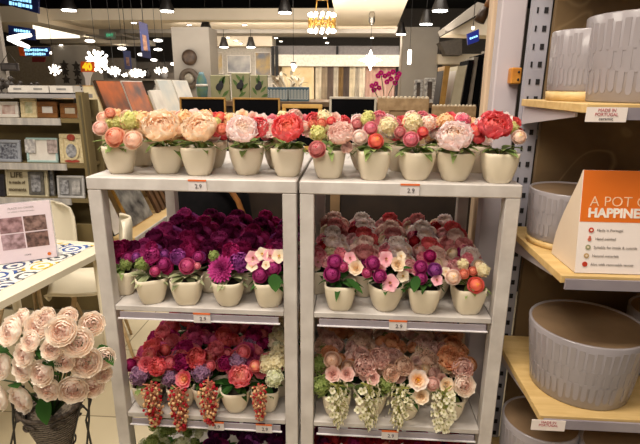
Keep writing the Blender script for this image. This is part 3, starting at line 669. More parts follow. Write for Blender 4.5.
for k, s_ in enumerate(('Made in Portugal', 'Hand painted', 'Suitable for inside & outside', 'Natural materials', 'Also with removable saucer')):
    v = Hh*(.425-.084*k); mb = MB(); c = on_face(.029-.0020*k, v, .001); q = faceq.to_matrix()
    if k == 1:
        mb.lathe([(.0045, 0), (.0045, .0006)], c+Vector((0, 0, -.002)), 14, axis=q); mb.lathe([(.003, 0), (.003, .0006)], c+Vector((0, 0, .004)), 14, axis=q)
    else: mb.lathe([(.0062, 0), (.0062, .0006)], c, 16, axis=q)
    part('bullet_icon', mb, ic[k], sg)
    if k in (0, 2, 3):
        mb = MB(); mb.lathe([(.0026, 0), (.0026, .0006)], c+Vector((0, -.0007, 0)), 10, axis=q); part('icon_centre', mb, side_m, sg)
    text('small_print', s_, .0088, tg, sg, c+Vector((.013, 0, 0)), faceq, 'LEFT')
def shelf_label(px, py_, z, lines, label):
    c = at(px, py_, -.211); t = thing('shelf_label', label, 'shelf label', (c.x, -.2105, z-.038), 'paper labels in the plywood shelf rails')
    part('card', MB().box((c.x, -.2100, z-.022), (.085, .0015, .031)), white_card, t)
    for i, l in enumerate(lines): text('lettering', l, .0095, mat('label_red', (186, 90, 96), .6) if i < 2 else ink, t, (c.x, -.2112, z-.013-.009*i), FRONT)
shelf_label(607.5, 109, 1.5, ('MADE IN', 'PORTUGAL', 'ceramic'), 'white paper label with red words on the highest plywood shelf rail')
shelf_label(549, 421, .713, ('MADE IN', 'PORTUGAL'), 'white paper label on the lower plywood shelf rail')

# ------------------------------------------------------------------ floor and room shell
fm = bpy.data.materials.new('cream_floor_tiles'); fm.use_nodes = True; nt = fm.node_tree; b = nt.nodes['Principled BSDF']; b.inputs['Roughness'].default_value = .22
tc = nt.nodes.new('ShaderNodeTexCoord'); br = nt.nodes.new('ShaderNodeTexBrick'); br.offset = 0; br.inputs['Scale'].default_value = 1
br.inputs['Brick Width'].default_value = .6; br.inputs['Row Height'].default_value = .6; br.inputs['Mortar Size'].default_value = .004
br.inputs['Color1'].default_value = lin((214, 200, 168)); br.inputs['Color2'].default_value = lin((206, 192, 160)); br.inputs['Mortar'].default_value = lin((150, 138, 112))
nt.links.new(tc.outputs['Object'], br.inputs['Vector']); nt.links.new(br.outputs['Color'], b.inputs['Base Color'])
fo = MB().box((-1, 6, -.05), (22, 24, .1)); struct('floor', fo, fm)
black_c = mat('black_ceiling', (10, 9, 9), .9); plaster = mat('grey_plaster', (164, 156, 146), .8, (156, 148, 138), 2); soff = mat('cream_soffit', (228, 214, 192), .8, (222, 208, 186), 2)
darkg = mat('dark_grey_paint', (96, 88, 80), .8)
struct('ceiling', MB().box((-1, 6, 4.35), (22, 24, .1)), black_c)
struct('wall_back', MB().box((-1, 18.05, 2.15), (22, .1, 4.3)), darkg)
struct('wall_left', MB().box((-12.05, 6, 2.15), (.1, 24, 4.3)), darkg)
struct('wall_right', MB().box((10.05, 6, 2.15), (.1, 24, 4.3)), darkg)
tn = [0]
def trim(mb, m_): tn[0] += 1; return struct('trim_%d' % tn[0], mb, m_)
def face_px(x0, y0, x1, y1, Y, depth):      # a box whose front stands at y = Y
    a = at(x0, y1, Y); b_ = at(x1, y0, Y)
    return MB().box(((a.x+b_.x)/2, Y+depth/2, (a.z+b_.z)/2), (b_.x-a.x, depth, b_.z-a.z))
# dropped ceiling fields, front faces grey, undersides cream
trim(face_px(36, 8, 345, 20, 8.6, 1.6), soff)
trim(face_px(120, 27, 420, 33, 10.3, 1.0), plaster)
trim(face_px(-60, 6, 36, 22, 8.2, 3.2), soff)
a = at(338, 29, 9.4); b_ = at(396, 29, 9.4)
trim(MB().slab([(a.x, 9.4, a.z), (b_.x, 9.4, a.z), (b_.x-.15, 5.4, a.z), (a.x+.03, 5.4, a.z)], (0, 0, .22)), soff)
a = at(372, 28, 9.6); trim(face_px(400, 27, 440, 100, 8.6, .6), plaster)      # grey column right of the curtains
trim(face_px(178, 27, 208.5, 128, 7.2, .5), plaster)      # grey column with the round wall pieces
trim(face_px(208, 34, 272, 46, 11.0, .6), soff)
wall_gal = trim(face_px(200, 45, 272, 130, 11.4, .2), mat('gallery_wall', (200, 192, 180), .8))
trim(face_px(271, 46, 412, 55, 11.2, .2), mat('grey_band', (128, 122, 120), .8))
trim(face_px(272, 55, 412, 66, 11.0, .4), mat('white_band', (228, 218, 202), .7))
trim(face_px(271, 66, 412, 130, 11.6, .1), mat('beige_backing', (186, 164, 138), .8))
# right hand bulkhead and boxes
trim(MB().slab([at(440, 42, 8.0), at(446, 55, 8.0), at(462, 55, 8.0), at(462, 38, 8.0)], (0, .4, 0)), darkg)
trim(face_px(440, 42, 462, 54, 8.3, .3), mat('shadow_box', (60, 54, 50), .8))  # box in one even dark brown
trim(face_px(438, 54, 500, 64, 8.4, .3), soff)
trim(face_px(440, 64, 512, 110, 8.8, .1), mat('taupe_wall', (150, 136, 116), .8))
trim(MB().slab([at(446, 34, 6.0), at(510, 36, 6.0), at(512, 14, 6.0), at(492, 8, 6.0)], (0, .5, 0)), soff)
trim(MB().slab([at(446, 33, 5.9), at(492, 6, 5.9), at(478, 2, 5.9), at(444, 28, 5.9)], (0, .5, 0)), plaster)
# left hand: pillar, far walls
trim(face_px(-90, -40, -12, 120, 2.75, .04), plaster)
trim(face_px(58, 45, 88, 100, 9.0, .5), plaster)
trim(face_px(-60, 46, 60, 110, 10.5, .2), mat('beige_far_wall', (168, 154, 134), .8))
trim(MB().slab([at(33, 28, 7.4), at(80, 38, 9.4), at(34, 39, 7.4)], (0, .0, .05)), mat('lit_cove', (255, 240, 214), .5, emit=1.6))
trim(face_px(86, 27, 122, 36, 10.5, 1.2), plaster)
trim(face_px(40, 38, 140, 43, 11.5, 1.0), soff)
trim(face_px(128, 62, 200, 110, 13.5, .2), mat('brown_far_wall', (122, 112, 102), .8))
trim(face_px(90, 58, 132, 110, 12.5, .2), mat('grey_far_wall', (150, 140, 130), .8))

# ------------------------------------------------------------------ lamps
shade_b = mat('black_shade', (34, 30, 28), .4); glow = mat('lamp_glow', (255, 250, 240), .5, emit=14); glow2 = mat('soft_glow', (255, 246, 232), .5, emit=4); brass = mat('brass', (196, 152, 76), .3, metal=.8)
cord_m = mat('cord_black', (20, 18, 18), .6)
def pendant(px, py_, w, Y, label):
    c = at(px, py_, Y); r = w*mpp(c)/2
    t = thing('pendant_lamp', label, 'lamp', (c.x, c.y, c.z), 'black bell pendant lamps')
    part('lamp_shade', MB().lathe([(r, 0), (r*1.02, r*.25), (r*.72, r*1.1), (r*.5, r*2.0), (r*.42, r*2.1)], c, 20), shade_b, t)
    part('bulb_disc', MB().lathe([(r*.92, -.002), (r*.92, -.012)], c, 20), glow, t, label='glowing white lamp face')
    part('cord', MB().tube([(c.x, c.y, c.z+r*2.1), (c.x, c.y, 4.3)], .006, 5), cord_m, t)
pl_ = [(69, 10, 15, 7.5, 'black bell lamp farthest left, above the bouquet rack'), (167, 11, 14, 7.5, 'black bell lamp above the grey column with round wall pieces'), (285, 12.5, 14, 7.5, 'black bell lamp left of the brass chandelier'),
       (206, 31, 12, 9.0, 'black bell lamp just under the dropped ceiling left of the paintings'), (224, 47, 9, 10.2, 'small bell lamp over the left painting'), (251, 47, 9, 10.2, 'small bell lamp over the middle painting'),
       (401, 34, 10, 7.8, 'black bell lamp beside the grey column, lowest of three'), (426, 24, 13, 6.6, 'black bell lamp in the dark ceiling, middle of three on right'), (440, 10.5, 16, 6.0, 'black bell lamp in the dark ceiling, highest of three on right')]
for a_ in pl_: pendant(*a_)
spn = ['left of the two over the grey column', 'in the front soffit, left of the brass chandelier', 'first of the slanting row over the paintings', 'second of the slanting row over the paintings', 'lowest of the slanting row over the paintings', 'left one of the pair beside the glass pendant cord', 'right one of the pair beside the glass pendant cord', 'highest one in the white panel above the star pendant', 'at the far edge of the white panel above the star pendant', 'directly above the star pendant', 'upper one just below the brass chandelier', 'lower one just below the brass chandelier', 'beside the long blue sign', 'left of the hanging blue banner']
def spot(px, py_, w, Y, z=None):
    c = at(px, py_, Y); r = w*mpp(c)/2
    t = thing('ceiling_spotlight', 'small round ceiling spotlight, '+spn.pop(0), 'spotlight', c, 'ceiling spotlights')
    part('trim_ring', MB().lathe([(r*1.3, .0), (r*1.3, .02), (r*1.05, .02)], c, 14), soff, t); part('lens', MB().lathe([(r, -.004), (r, .015)], c, 14), glow, t)
for a_ in ((189, 25, 4, 8.55), (244.5, 25, 4.5, 8.55), (228, 37.5, 3.5, 10.9), (236, 40.5, 3.5, 10.9), (241, 43.5, 2.5, 10.9), (276, 38, 3, 10.9), (281, 41.5, 3, 10.9), (374, 4, 5, 6.6), (368, 26, 4, 9.2), (372, 38, 3, 10.2), (325, 38, 3, 10.2), (327, 43, 3, 10.2), (61, 45, 3.5, 9), (134, 23, 5, 8.5)): spot(*a_)
ovn = ['just above and left of the larger banner', 'left of the green exit sign', 'under the exit sign, left of the larger banner', 'right of the larger banner, upper one', 'right of the larger banner, second one down', 'just behind the foot of the larger banner', 'right of the larger banner, third one down', 'lowest, beside the grey column', 'beside the right end of the long blue sign', 'high beside the left edge of the grey column']
def tube_lamp(px, py_, w, h, Y, label=''):
    c = at(px, py_, Y); k = mpp(c)
    t = thing('ceiling_light', 'glowing oval ceiling light '+ovn.pop(0), 'ceiling light', c, 'oval ceiling lights at the far left')
    part('diffuser', MB().ball(c, 1, 14, 8, sc=(w*k/2, .15, h*k/2)), glow2, t)
    part('mount', MB().tube([(c.x, c.y, c.z+h*k/2-.01), (c.x, c.y, c.z+.3)], .004, 5), cord_m, t)
for a_ in ((122, 31, 11, 3.5, 11), (90, 41, 9, 3, 11), (122, 48.5, 8, 3, 12), (158, 40.5, 9, 2.8, 12), (158, 49.5, 8, 2.6, 13), (141, 54.5, 6, 2.8, 13), (154, 60, 6, 2.6, 13), (173, 64, 4, 3, 13), (53, 53, 7, 2.6, 9.9), (176, 46, 4, 3, 13)): tube_lamp(*a_)
tl = thing('strip_light', 'bright white angled strip light by the blue signs at upper left', 'light', at(16, 41, 6.4))
for a0, a1 in (((8, 38), (31, 35)), ((8, 39), (29, 47))):
    p0 = at(*a0, 6.4); p1 = at(*a1, 6.4); part('light_tube', MB().tube([p0, (p0+p1)/2, p1], [.025, .04, .025], 8), glow2, tl)
# brass candle chandelier
c = at(322, 23, 6.0); k = mpp(c)
ch = thing('chandelier', 'brass chandelier with two tiers of glowing candle bulbs in front of dropped ceiling', 'chandelier', (c.x, c.y, c.z))
rim = MB()
for i in range(24):
    a0 = 2*pi*i/24; a1 = 2*pi*(i+1)/24; rim.tube([(c.x+12.5*k*cos(a0), c.y+12.5*k*sin(a0), c.z), (c.x+12.5*k*cos(a1), c.y+12.5*k*sin(a1), c.z)], .016, 5)
part('ring', rim, brass, ch)
part('canopy', MB().box((c.x, c.y, c.z+22*k), (12*k, .05, .03)), brass, ch)
for sx in (-5, 5): part('rod', MB().tube([(c.x+sx*k, c.y, c.z+22*k), (c.x+sx*k*1.5, c.y, c.z)], .008, 5), brass, ch)
part('ceiling_rod', MB().tube([(c.x, c.y, c.z+22*k), (c.x, c.y, 4.3)], .01, 5), brass, ch)
for i in range(12):
    a = 2*pi*i/12+.1
    for up in (1, -1):
        q = Vector((c.x+12.5*k*cos(a), c.y+12.5*k*sin(a), c.z+up*.03))
        hb = part('bulb_holder', MB().tube([q-Vector((0, 0, up*.03)), q+Vector((0, 0, up*.03))], .02, 6), brass, ch)
        part('candle_bulb', MB().ball(q+Vector((0, 0, up*.075)), .024, 8, 6), glow, hb)
# star pendant, tube pendant, glass pendant, big cluster lamps
def wire(c, z1): return MB().tube([c, (c[0], c[1], z1)], .0035, 5)
c = at(370.5, 60, 7.0); k = mpp(c); st = thing('star_pendant', 'glowing white cross shaped star pendant over the magenta orchid', 'lamp', c)
mb = MB()
for d, L in (((1, 0, 0), 11), ((-1, 0, 0), 11), ((0, 0, 1), 9.5), ((0, 0, -1), 10), ((0, -1, 0), 7), ((0, 1, 0), 7), ((.7, 0, .7), 6), ((-.7, 0, .7), 6), ((.7, 0, -.7), 6), ((-.7, 0, -.7), 6)):
    d = Vector(d); mb.tube([c, c+d*L*k*.5, c+d*L*k], [2.6*k, 2.0*k, .3*k], 6)
part('star_body', mb, glow, st); part('cord', wire(c+Vector((0, 0, 9*k)), 4.3), cord_m, st)
hk = at(372, 18, 7.0); part('ceiling_hook', MB().lathe([(.03, 0), (.05, .05), (.05, .16), (.03, .2)], (c.x, c.y, hk.z-.1), 10), mat('chrome', (190, 186, 180), .2, metal=.9), st)
c = at(409.5, 57, 7.0); k = mpp(c); tp = thing('tube_pendant', 'slim white glowing cylinder pendant left of the grey column', 'lamp', c)
part('glass_tube', MB().lathe([(1.8*k, -7*k), (1.9*k, -6*k), (1.9*k, 6*k), (1.2*k, 7*k)], c, 12), glow2, tp); part('cord', wire(c+Vector((0, 0, 7*k)), 4.3), cord_m, tp)
c = at(293.5, 65, 6.0); k = mpp(c); gp_ = thing('glass_pendant', 'small clear glass pendant on a long black cord above the leaf patterned boxes', 'lamp', c)
part('cord', wire(c+Vector((0, 0, 4*k)), at(294, 27, 6.0).z+.9), cord_m, gp_); part('cap', MB().lathe([(.012, 3*k), (3*k, 2.4*k), (3*k, 1.6*k)], c, 12), shade_b, gp_)
mb = MB()
for i in range(7): mb.ball(c+Vector((2.4*k*cos(i*2.4)*(i % 3)/2, 2.4*k*sin(i*2.4)*(i % 3)/2, -k*(i % 4)*1.5)), 1.5*k, 7, 5)
part('glass_drops', mb, glow2, gp_)
def cluster(px, py_, rpx, Y, n, label, name='cluster_lamp', flat=1, cord=True):
    c = at(px, py_, Y); k = mpp(c); t = thing(name, label, 'lamp', c, 'white petal cluster lamps'); rg = random.Random(int(px)); mb = MB()
    for i in range(n):
        z = 1-2*(i+.5)/n; r = sqrt(1-z*z); a = i*2.4; d = Vector((r*cos(a), r*sin(a), z*flat)); L = rpx*k*rg.uniform(.7, 1)
        mb.tube([c, c+d*L], .006, 4); mb.ball(c+d*L, rpx*k*.15, 6, 4)
    mb.ball(c, rpx*k*.42, 8, 6); part('globe_cluster', mb, glow2, t)
    if cord: part('cord', wire(c+Vector((0, 0, rpx*k*.5)), 4.3), cord_m, t)
cluster(97, 61, 11, 6.0, 34, 'largest white blossom cluster lamp hanging beside the orange discount card')
cluster(114, 71, 7, 6.4, 20, 'smaller white cluster lamp right of the largest one', flat=.7)
cluster(137, 73, 8, 6.6, 24, 'flat white flower shaped lamp above the leaning orange canvas', flat=.5)
cluster(55, 70, 6, 7.0, 16, 'white cluster lamp seen left of the orange discount card'); cluster(158, 71, 4, 7.5, 12, 'small round white lamp right of the flat flower shaped lamp'); cluster(165, 70, 3.4, 7.5, 12, 'small round white lamp nearest the grey column')
cluster(125, 75, 3.5, 7.2, 10, 'tiny white lamp left of the flat flower shaped lamp', flat=.6)

# ------------------------------------------------------------------ signs
blue = mat('blue_sign', (24, 46, 116), .5, (16, 32, 92), 6); bluelit = mat('blue_sign_text', (150, 214, 255), .5, emit=1.6); orange_s = mat('orange_sign', (240, 96, 24), .5)
def marks(t, q, h, w, m_, roll, Y):      # lettering too small to read
    mb = MB(); rg = random.Random(int(w*1e4)); x = -w/2; R = Matrix.Rotation(-roll, 3, 'Y')
    while x < w/2:
        l = h*rg.uniform(.3, .9); hh = h*rg.uniform(.6, 1)
        mb.box(q+R@Vector((x+l/2, 0, 0))-Vector((0, .002, 0)), (l, .003, hh), rot=R); x += l+h*.22
    return part('lettering', mb, m_, t)
def board(name, label, cat, pts, Y, m_, txt=None, th=.04, tsize=None, tmat=None, roll=0, tpos=None, bold=.002):
    P = [at(x, y, Y) for x, y in pts]; c = sum(P, Vector())/len(P); t = thing(name, label, cat, (c.x, Y+th/2, min(p.z for p in P)))
    part('panel', MB().slab(P, (0, th, 0)), m_, t)
    if txt and txt[0].startswith('~'):
        for i, l in enumerate(txt):
            q = at(*tpos[i], Y); marks(t, q, tsize*mpp(q), int(l[1:])*mpp(q), tmat, roll, Y)
    elif txt:
        for i, l in enumerate(txt):
            q = at(*tpos[i], Y); text('lettering', l, tsize*mpp(q), tmat, t, (q.x, Y-.002, q.z), FRONT @ Quaternion((0, 0, 1), roll), bold=bold)
    return t
board('hanging_sign', 'blue hanging sign at the top left corner of the photo', 'sign', [(-14, -8), (38, -2), (38, 13.5), (-14, -1)][::-1], 5.4, blue, ('~30', '~24'), tsize=4, tmat=bluelit, roll=-.17, tpos=((17, -1), (21, 5)))
board('hanging_sign', 'blue hanging sign behind the bright strip light at left', 'sign', [(8, 25), (34, 29), (35, 40), (9, 38)][::-1], 6.8, blue, ('~16',), tsize=3.4, tmat=bluelit, roll=-.12, tpos=((22, 31),))
t = board('hanging_sign', 'long blue lit sign with an orange left end above the red board', 'sign', [(18, 47), (49, 47), (48, 56), (20, 56)][::-1], 7.4, blue, ('~22', '~20'), tsize=2.8, tmat=bluelit, tpos=((35, 50), (35, 54)))
P = [at(x, y, 7.38) for x, y in ((18, 47), (22.5, 47), (25, 56), (20, 56))]; part('orange_end', MB().slab(P[::-1], (0, .02, 0)), orange_s, t)
board('wall_board', 'dark red board below the long blue lit sign', 'board', [(32, 57), (45, 57), (44, 62), (32, 62)][::-1], 8.6, mat('dark_red', (120, 34, 36), .6))
board('exit_sign', 'small green emergency exit sign hanging in the far ceiling', 'sign', [(104.5, 32), (115, 32), (115, 39), (104.5, 38)][::-1], 9.8, mat('exit_panel', (128, 150, 136), .5), ('EXIT',), tsize=3.4, tmat=mat('exit_green', (60, 190, 140), .5, emit=.8), tpos=((109.8, 35.2),))
def banner(label, pts, Y, spot_c):
    P = [at(x, y, Y) for x, y in pts]; c = sum(P, Vector())/4; t = thing('hanging_banner', label, 'banner', (c.x, Y, min(p.z for p in P)))
    part('cloth', MB().slab(P[::-1], (0, .015, 0)), mat('banner_blue', (52, 68, 122), .6, (78, 76, 110), 3), t)
    u0 = P[0].lerp(P[1], .3); u1 = P[0].lerp(P[1], .75); l0 = P[3].lerp(P[2], .3); l1 = P[3].lerp(P[2], .75)
    Q = [u0.lerp(l0, .35), u1.lerp(l1, .35), u1.lerp(l1, .8), u0.lerp(l0, .8)]
    part('printed_patch', MB().slab([q-Vector((0, .006, 0)) for q in Q][::-1], (0, .005, 0)), mat('patch_tan', (188, 140, 112), .6, (90, 60, 60), 14), t, label='tan printed picture')
    part('cord', MB().tube([(P[0]+P[1])/2+Vector((0, .008, 0)), Vector((c.x, Y+.008, 4.3))], .006, 4), cord_m, t)
banner('larger tilted blue banner with a tan picture hanging in the upper left', [(138.5, 21), (147, 24), (151, 59), (142, 57)], 6.2, 0)
banner('smaller dark blue banner hanging farther back beside the cluster lamps', [(123, 50), (130, 51), (132, 70), (125, 69)], 8.2, 0)
t = board('hanging_sign', 'small tilted deep blue sign hanging in front of the right bulkhead', 'sign', [(467, 34), (479, 29), (479, 41), (468, 45)][::-1], 5.2, mat('deep_blue', (30, 50, 170), .4), ('~7',), tsize=2.5, tmat=bluelit, roll=.35, tpos=((473.2, 37.5),))
c = at(473, 28, 5.2); part('lamp_knob', MB().ball(c, .02, 8, 6), glow2, t); part('cord', MB().tube([c, (c.x, c.y, 4.3)], .005, 4), cord_m, t)
t = board('discount_card', 'orange card with yellow number 40 above a white card, far left', 'sign', [(80.5, 61.5), (93.5, 61.5), (93, 72), (81, 72)][::-1], 5.0, orange_s, ('40',), tsize=9.5, tmat=mat('yellow_print', (255, 216, 40), .5, emit=.5), tpos=((87.3, 67),), bold=.008)
P = [at(x, y, 5.0) for x, y in ((82, 72), (92.5, 72), (90, 78), (89, 92), (86, 92), (85, 78))]; part('white_card', MB().slab(P[::-1], (0, .02, 0)), white_card, t)

# ------------------------------------------------------------------ white table, chairs, sign, wicker cone of roses
plastic = mat('white_plastic', (232, 222, 198), .35, (226, 216, 192), 3)
E0 = onz(0, 300, .75); E1 = onz(100, 250, .75); dE = (E1-E0).normalized(); nE = Vector((-dE.y, dE.x, 0))
a = E0-dE*.55; b_ = E1+dE*.12; dd = b_+nE*.62; cc = a+nE*.62
tb = thing('dining_table', 'white table under a blue and mustard patterned cloth at the left', 'table', ((a+dd)/2).xy.to_3d())
mb = MB(); mb.slab([Vector((v.x, v.y, .742)) for v in (a, b_, dd, cc)], (0, 0, -.03)); part('tabletop', mb, plastic, tb)
for q in (a.lerp(dd, .06), b_.lerp(cc, .07), cc.lerp(b_, .07), dd.lerp(a, .07)):
    part('leg', MB().lathe([(.018, 0), (.024, .712)], (q.x, q.y, 0), 12), plastic, tb)
cm = bpy.data.materials.new('patterned_cloth'); cm.use_nodes = True; nt = cm.node_tree; b = nt.nodes['Principled BSDF']; b.inputs['Roughness'].default_value = .8
tc = nt.nodes.new('ShaderNodeTexCoord'); vo = nt.nodes.new('ShaderNodeTexVoronoi'); vo.inputs['Scale'].default_value = 8.5; vo.inputs['Randomness'].default_value = .12
nt.links.new(tc.outputs['Object'], vo.inputs['Vector'])
rg_ = nt.nodes.new('ShaderNodeMath'); rg_.operation = 'SINE'; mu = nt.nodes.new('ShaderNodeMath'); mu.operation = 'MULTIPLY'; mu.inputs[1].default_value = 24
nt.links.new(vo.outputs['Distance'], mu.inputs[0]); nt.links.new(mu.outputs[0], rg_.inputs[0])
wv = nt.nodes.new('ShaderNodeTexWave'); wv.wave_type = 'RINGS'; wv.inputs['Scale'].default_value = 5; wv.inputs['Distortion'].default_value = 9; wv.inputs['Detail Scale'].default_value = 5
nt.links.new(tc.outputs['Object'], wv.inputs['Vector'])
ad = nt.nodes.new('ShaderNodeMath'); ad.operation = 'ADD'; nt.links.new(rg_.outputs[0], ad.inputs[0]); nt.links.new(wv.outputs['Fac'], ad.inputs[1])
gt = nt.nodes.new('ShaderNodeMath'); gt.operation = 'GREATER_THAN'; gt.inputs[1].default_value = .72; nt.links.new(ad.outputs[0], gt.inputs[0])
cr = nt.nodes.new('ShaderNodeValToRGB'); cr.color_ramp.interpolation = 'CONSTANT'; e = cr.color_ramp.elements
e[0].color = lin((40, 58, 104)); e[0].position = 0; e[1].color = lin((208, 178, 50)); e[1].position = .36
for po, co in ((.6, (44, 80, 150)), (.78, (74, 78, 84))): k_ = e.new(po); k_.color = lin(co)
sp = nt.nodes.new('ShaderNodeSeparateColor'); nt.links.new(vo.outputs['Color'], sp.inputs[0]); nt.links.new(sp.outputs[0], cr.inputs[0])
mx = nt.nodes.new('ShaderNodeMix'); mx.data_type = 'RGBA'; mx.inputs[6].default_value = lin((226, 222, 214)); nt.links.new(gt.outputs[0], mx.inputs[0]); nt.links.new(cr.outputs[0], mx.inputs[7]); nt.links.new(mx.outputs[2], b.inputs['Base Color'])
ins = nE*.045
mb = MB(); mb.slab([Vector((v.x, v.y, .7425)) for v in (a+ins*1.9+dE*.04, b_+ins*1.9-dE*.05, dd-ins-dE*.05, cc-ins+dE*.04)], (0, 0, .003)); solo('tablecloth', mb, cm, 'white cloth printed with blue, mustard and grey medallions on the white table', 'tablecloth')
def shell_chair(label, x, y, rz, zs=.44):
    t = thing('shell_chair', label, 'chair', (x, y, 0), 'white shell chairs round the table'); t.rotation_euler[2] = rz; t.scale = (.93, .93, 1)
    mb = MB(); n, m_ = 12, 14; vs = []; prof = [(.22, -.02), (.235, .0), (.20, .008), (.10, -.01), (0, -.02), (-.10, -.014), (-.165, .01), (-.205, .06), (-.225, .13), (-.24, .21), (-.25, .29), (-.255, .345), (-.252, .37), (-.248, .376)]
    for j, (py_, pz_) in enumerate(prof):
        s_ = j/(len(prof)-1)
        w = .20+.02*sin(s_*pi) if j < 10 else .215*[.97, .86, .62, .40][j-10]
        for i in range(n+1):
            u = 2*i/n-1; vs.append(Vector((u*w, py_+(.055*u*u if s_ > .45 else 0)*min(1, (s_-.4)*4), zs+pz_+(.05*abs(u)**3 if s_ < .6 else 0))))
    fs = [(j*(n+1)+i, j*(n+1)+i+1, (j+1)*(n+1)+i+1, (j+1)*(n+1)+i) for j in range(len(prof)-1) for i in range(n)]
    mb.add(vs, fs, smooth=True); o = part('seat_shell', mb, plastic, t, world=False)
    sd = o.modifiers.new('thickness', 'SOLIDIFY'); sd.thickness = .012; sd.offset = 0
    for sx in (-1, 1):
        for sy in (-1, 1):
            part('leg', MB().tube([(sx*.10, sy*.10, zs-.03), (sx*.20, sy*.19, .0)], [.014, .009], 8), mat('pale_beech', (206, 178, 136), .5, (190, 160, 118), 30), t, world=False)
    return t
shell_chair('white shell chair behind the table, its rounded back above the patterned cloth', -1.80, 1.36, pi*.97)
shell_chair('white shell chair seen from its side, its back just behind the left rack leg', -1.30, 1.14, radians(118))
# sign holder
q0 = onz(22, 262, .7455); q1 = onz(58, 257, .7455); q0 = q0.lerp(q1, -.62); dx = (q1-q0); W_ = dx.length; ang = atan2(dx.y, dx.x); Hs = .275
sh = thing('sign_holder', 'clear upright sign holder with a pale pink printed sheet on the patterned cloth', 'sign holder', ((q0+q1)/2).xy.to_3d()+Vector((0, 0, .746))); sh.rotation_euler[2] = ang
sheet = mat('pink_white_sheet', (232, 216, 222), .4, (228, 210, 218), 4)
lean = Matrix.Rotation(-.10, 3, 'X')
def sb(cx, cz, w, h, y=0, th=.002): 
    m_ = MB(); m_.box(lean@Vector((cx, y, cz)), (w, th, h), rot=lean); return m_
acr = mat('clear_acrylic', (228, 226, 232), .08, alpha=.35)
part('acrylic_panel', sb(0, Hs/2, W_, Hs, .004, .004), acr, sh, False); part('sheet', sb(0, Hs/2, W_-.006, Hs-.006), sheet, sh, False)
m_ = MB(); m_.slab([(-W_/2, .07, 0), (W_/2, .07, 0), (W_/2, .0, .002), (-W_/2, .0, .002)], (0, 0, .003)); part('foot', m_, acr, sh, False)
m_ = MB(); m_.slab([(W_/2, 0, 0), (W_/2, .07, 0), tuple(lean@Vector((W_/2, .008, Hs)))], (.003, 0, 0)); part('side_panel', m_, acr, sh, False)
ph = [mat('photo_rose', (176, 140, 144), .5, (110, 78, 80), 40), mat('photo_brown', (150, 120, 112), .5, (78, 54, 48), 50), mat('photo_mauve', (190, 160, 168), .5, (120, 92, 94), 36), mat('photo_dark', (140, 106, 98), .5, (66, 46, 42), 44)]
for i, (cx, cz) in enumerate(((-.035, .158), (.035, .158), (-.035, .082), (.035, .082))):
    part('picture', sb(cx*W_/.175, cz+.016, .066*W_/.175, .070, -.0015), ph[i], sh, False, label=('rose', 'brown', 'mauve', 'dark brown')[i]+' toned small picture')
leanq = (Matrix.Rotation(pi/2-.10, 3, 'X')).to_quaternion()
for i, (s_, sz) in enumerate((('PLACE AN ORDER', .0125), ('or collect it from the store', .0095))): text('lettering', s_, sz, tg, sh, lean@Vector((0, -.0015, .248-i*.015)), leanq, world=False)
text('lettering', 'HOME', .009, ink, sh, lean@Vector((0, -.0015, .030)), leanq, world=False)
m_ = MB(); m_.lathe([(.008, 0), (.008, .001)], lean@Vector((W_*.36, -.002, .022)), 14, axis=Matrix.Rotation(pi/2, 3, 'X')); part('round_badge', m_, orange_card, sh, False)

YB = -.40
c = at(51, 404, YB); top_z = c.z
wk = bpy.data.materials.new('wicker'); wk.use_nodes = True; nt = wk.node_tree; b = nt.nodes['Principled BSDF']; b.inputs['Roughness'].default_value = .85
tc = nt.nodes.new('ShaderNodeTexCoord'); w1 = nt.nodes.new('ShaderNodeTexWave'); w1.bands_direction = 'Z'; w1.inputs['Scale'].default_value = 46; w1.inputs['Distortion'].default_value = 4; w1.inputs['Detail'].default_value = 3; w1.inputs['Detail Scale'].default_value = 3
rp = nt.nodes.new('ShaderNodeValToRGB'); rp.color_ramp.elements[0].color = lin((52, 44, 36)); rp.color_ramp.elements[1].color = lin((138, 124, 106)); bp = nt.nodes.new('ShaderNodeBump'); bp.inputs['Strength'].default_value = .8; bp.inputs['Distance'].default_value = .004
nt.links.new(tc.outputs['Object'], w1.inputs[0]); nt.links.new(w1.outputs[0], rp.inputs[0]); nt.links.new(rp.outputs[0], b.inputs['Base Color']); nt.links.new(w1.outputs[0], bp.inputs['Height']); nt.links.new(bp.outputs[0], b.inputs['Normal'])
R0 = 29*mpp(c)
def scroll(mb):
    for i in range(7):
        a0 = 2*pi*i/7; pts = []
        for j in range(11):
            s_ = j/10; rr = .018*(1-s_*.7); th = s_*5; pts.append(Vector((c.x+(R0+.001)*cos(a0+rr*cos(th)/R0), YB+(R0+.001)*sin(a0+rr*cos(th)/R0), top_z-.018+rr*sin(th)*.7)))
        mb.tube(pts, .003, 5)
    for i in range(28):
        a0 = 2*pi*i/28; a1 = 2*pi*(i+1)/28; mb.tube([(c.x+R0*cos(a0), YB+R0*sin(a0), top_z+.002), (c.x+R0*cos(a1), YB+R0*sin(a1), top_z+.002)], .0045, 5)
bk = thing('wicker_cone', 'brown wicker cone basket in a black wire stand, holding blush roses', 'basket', (c.x, YB, top_z-.26))
part('cone', MB().lathe([(.004, -.26), (.016, -.22), (R0*.55, -.10), (R0, 0), (R0-.006, 0), (R0-.012, -.02), (.002, -.03)], (c.x, YB, top_z), 36), wk, bk)
mb = MB(); scroll(mb); part('woven_scrolls', mb, mat('dark_cane', (84, 72, 60), .7, (60, 50, 42), 40), bk)
blk = mat('black_wire', (30, 27, 26), .4)
ws = thing('wire_stand', 'black curved wire stand around the wicker cone', 'stand', (c.x, YB, 0))
ring = MB()
for i in range(32):
    a0 = 2*pi*i/32; a1 = 2*pi*(i+1)/32; rr = R0*.50+.006; ring.tube([(c.x+rr*cos(a0), YB+rr*sin(a0), top_z-.105), (c.x+rr*cos(a1), YB+rr*sin(a1), top_z-.105)], .0022, 5)
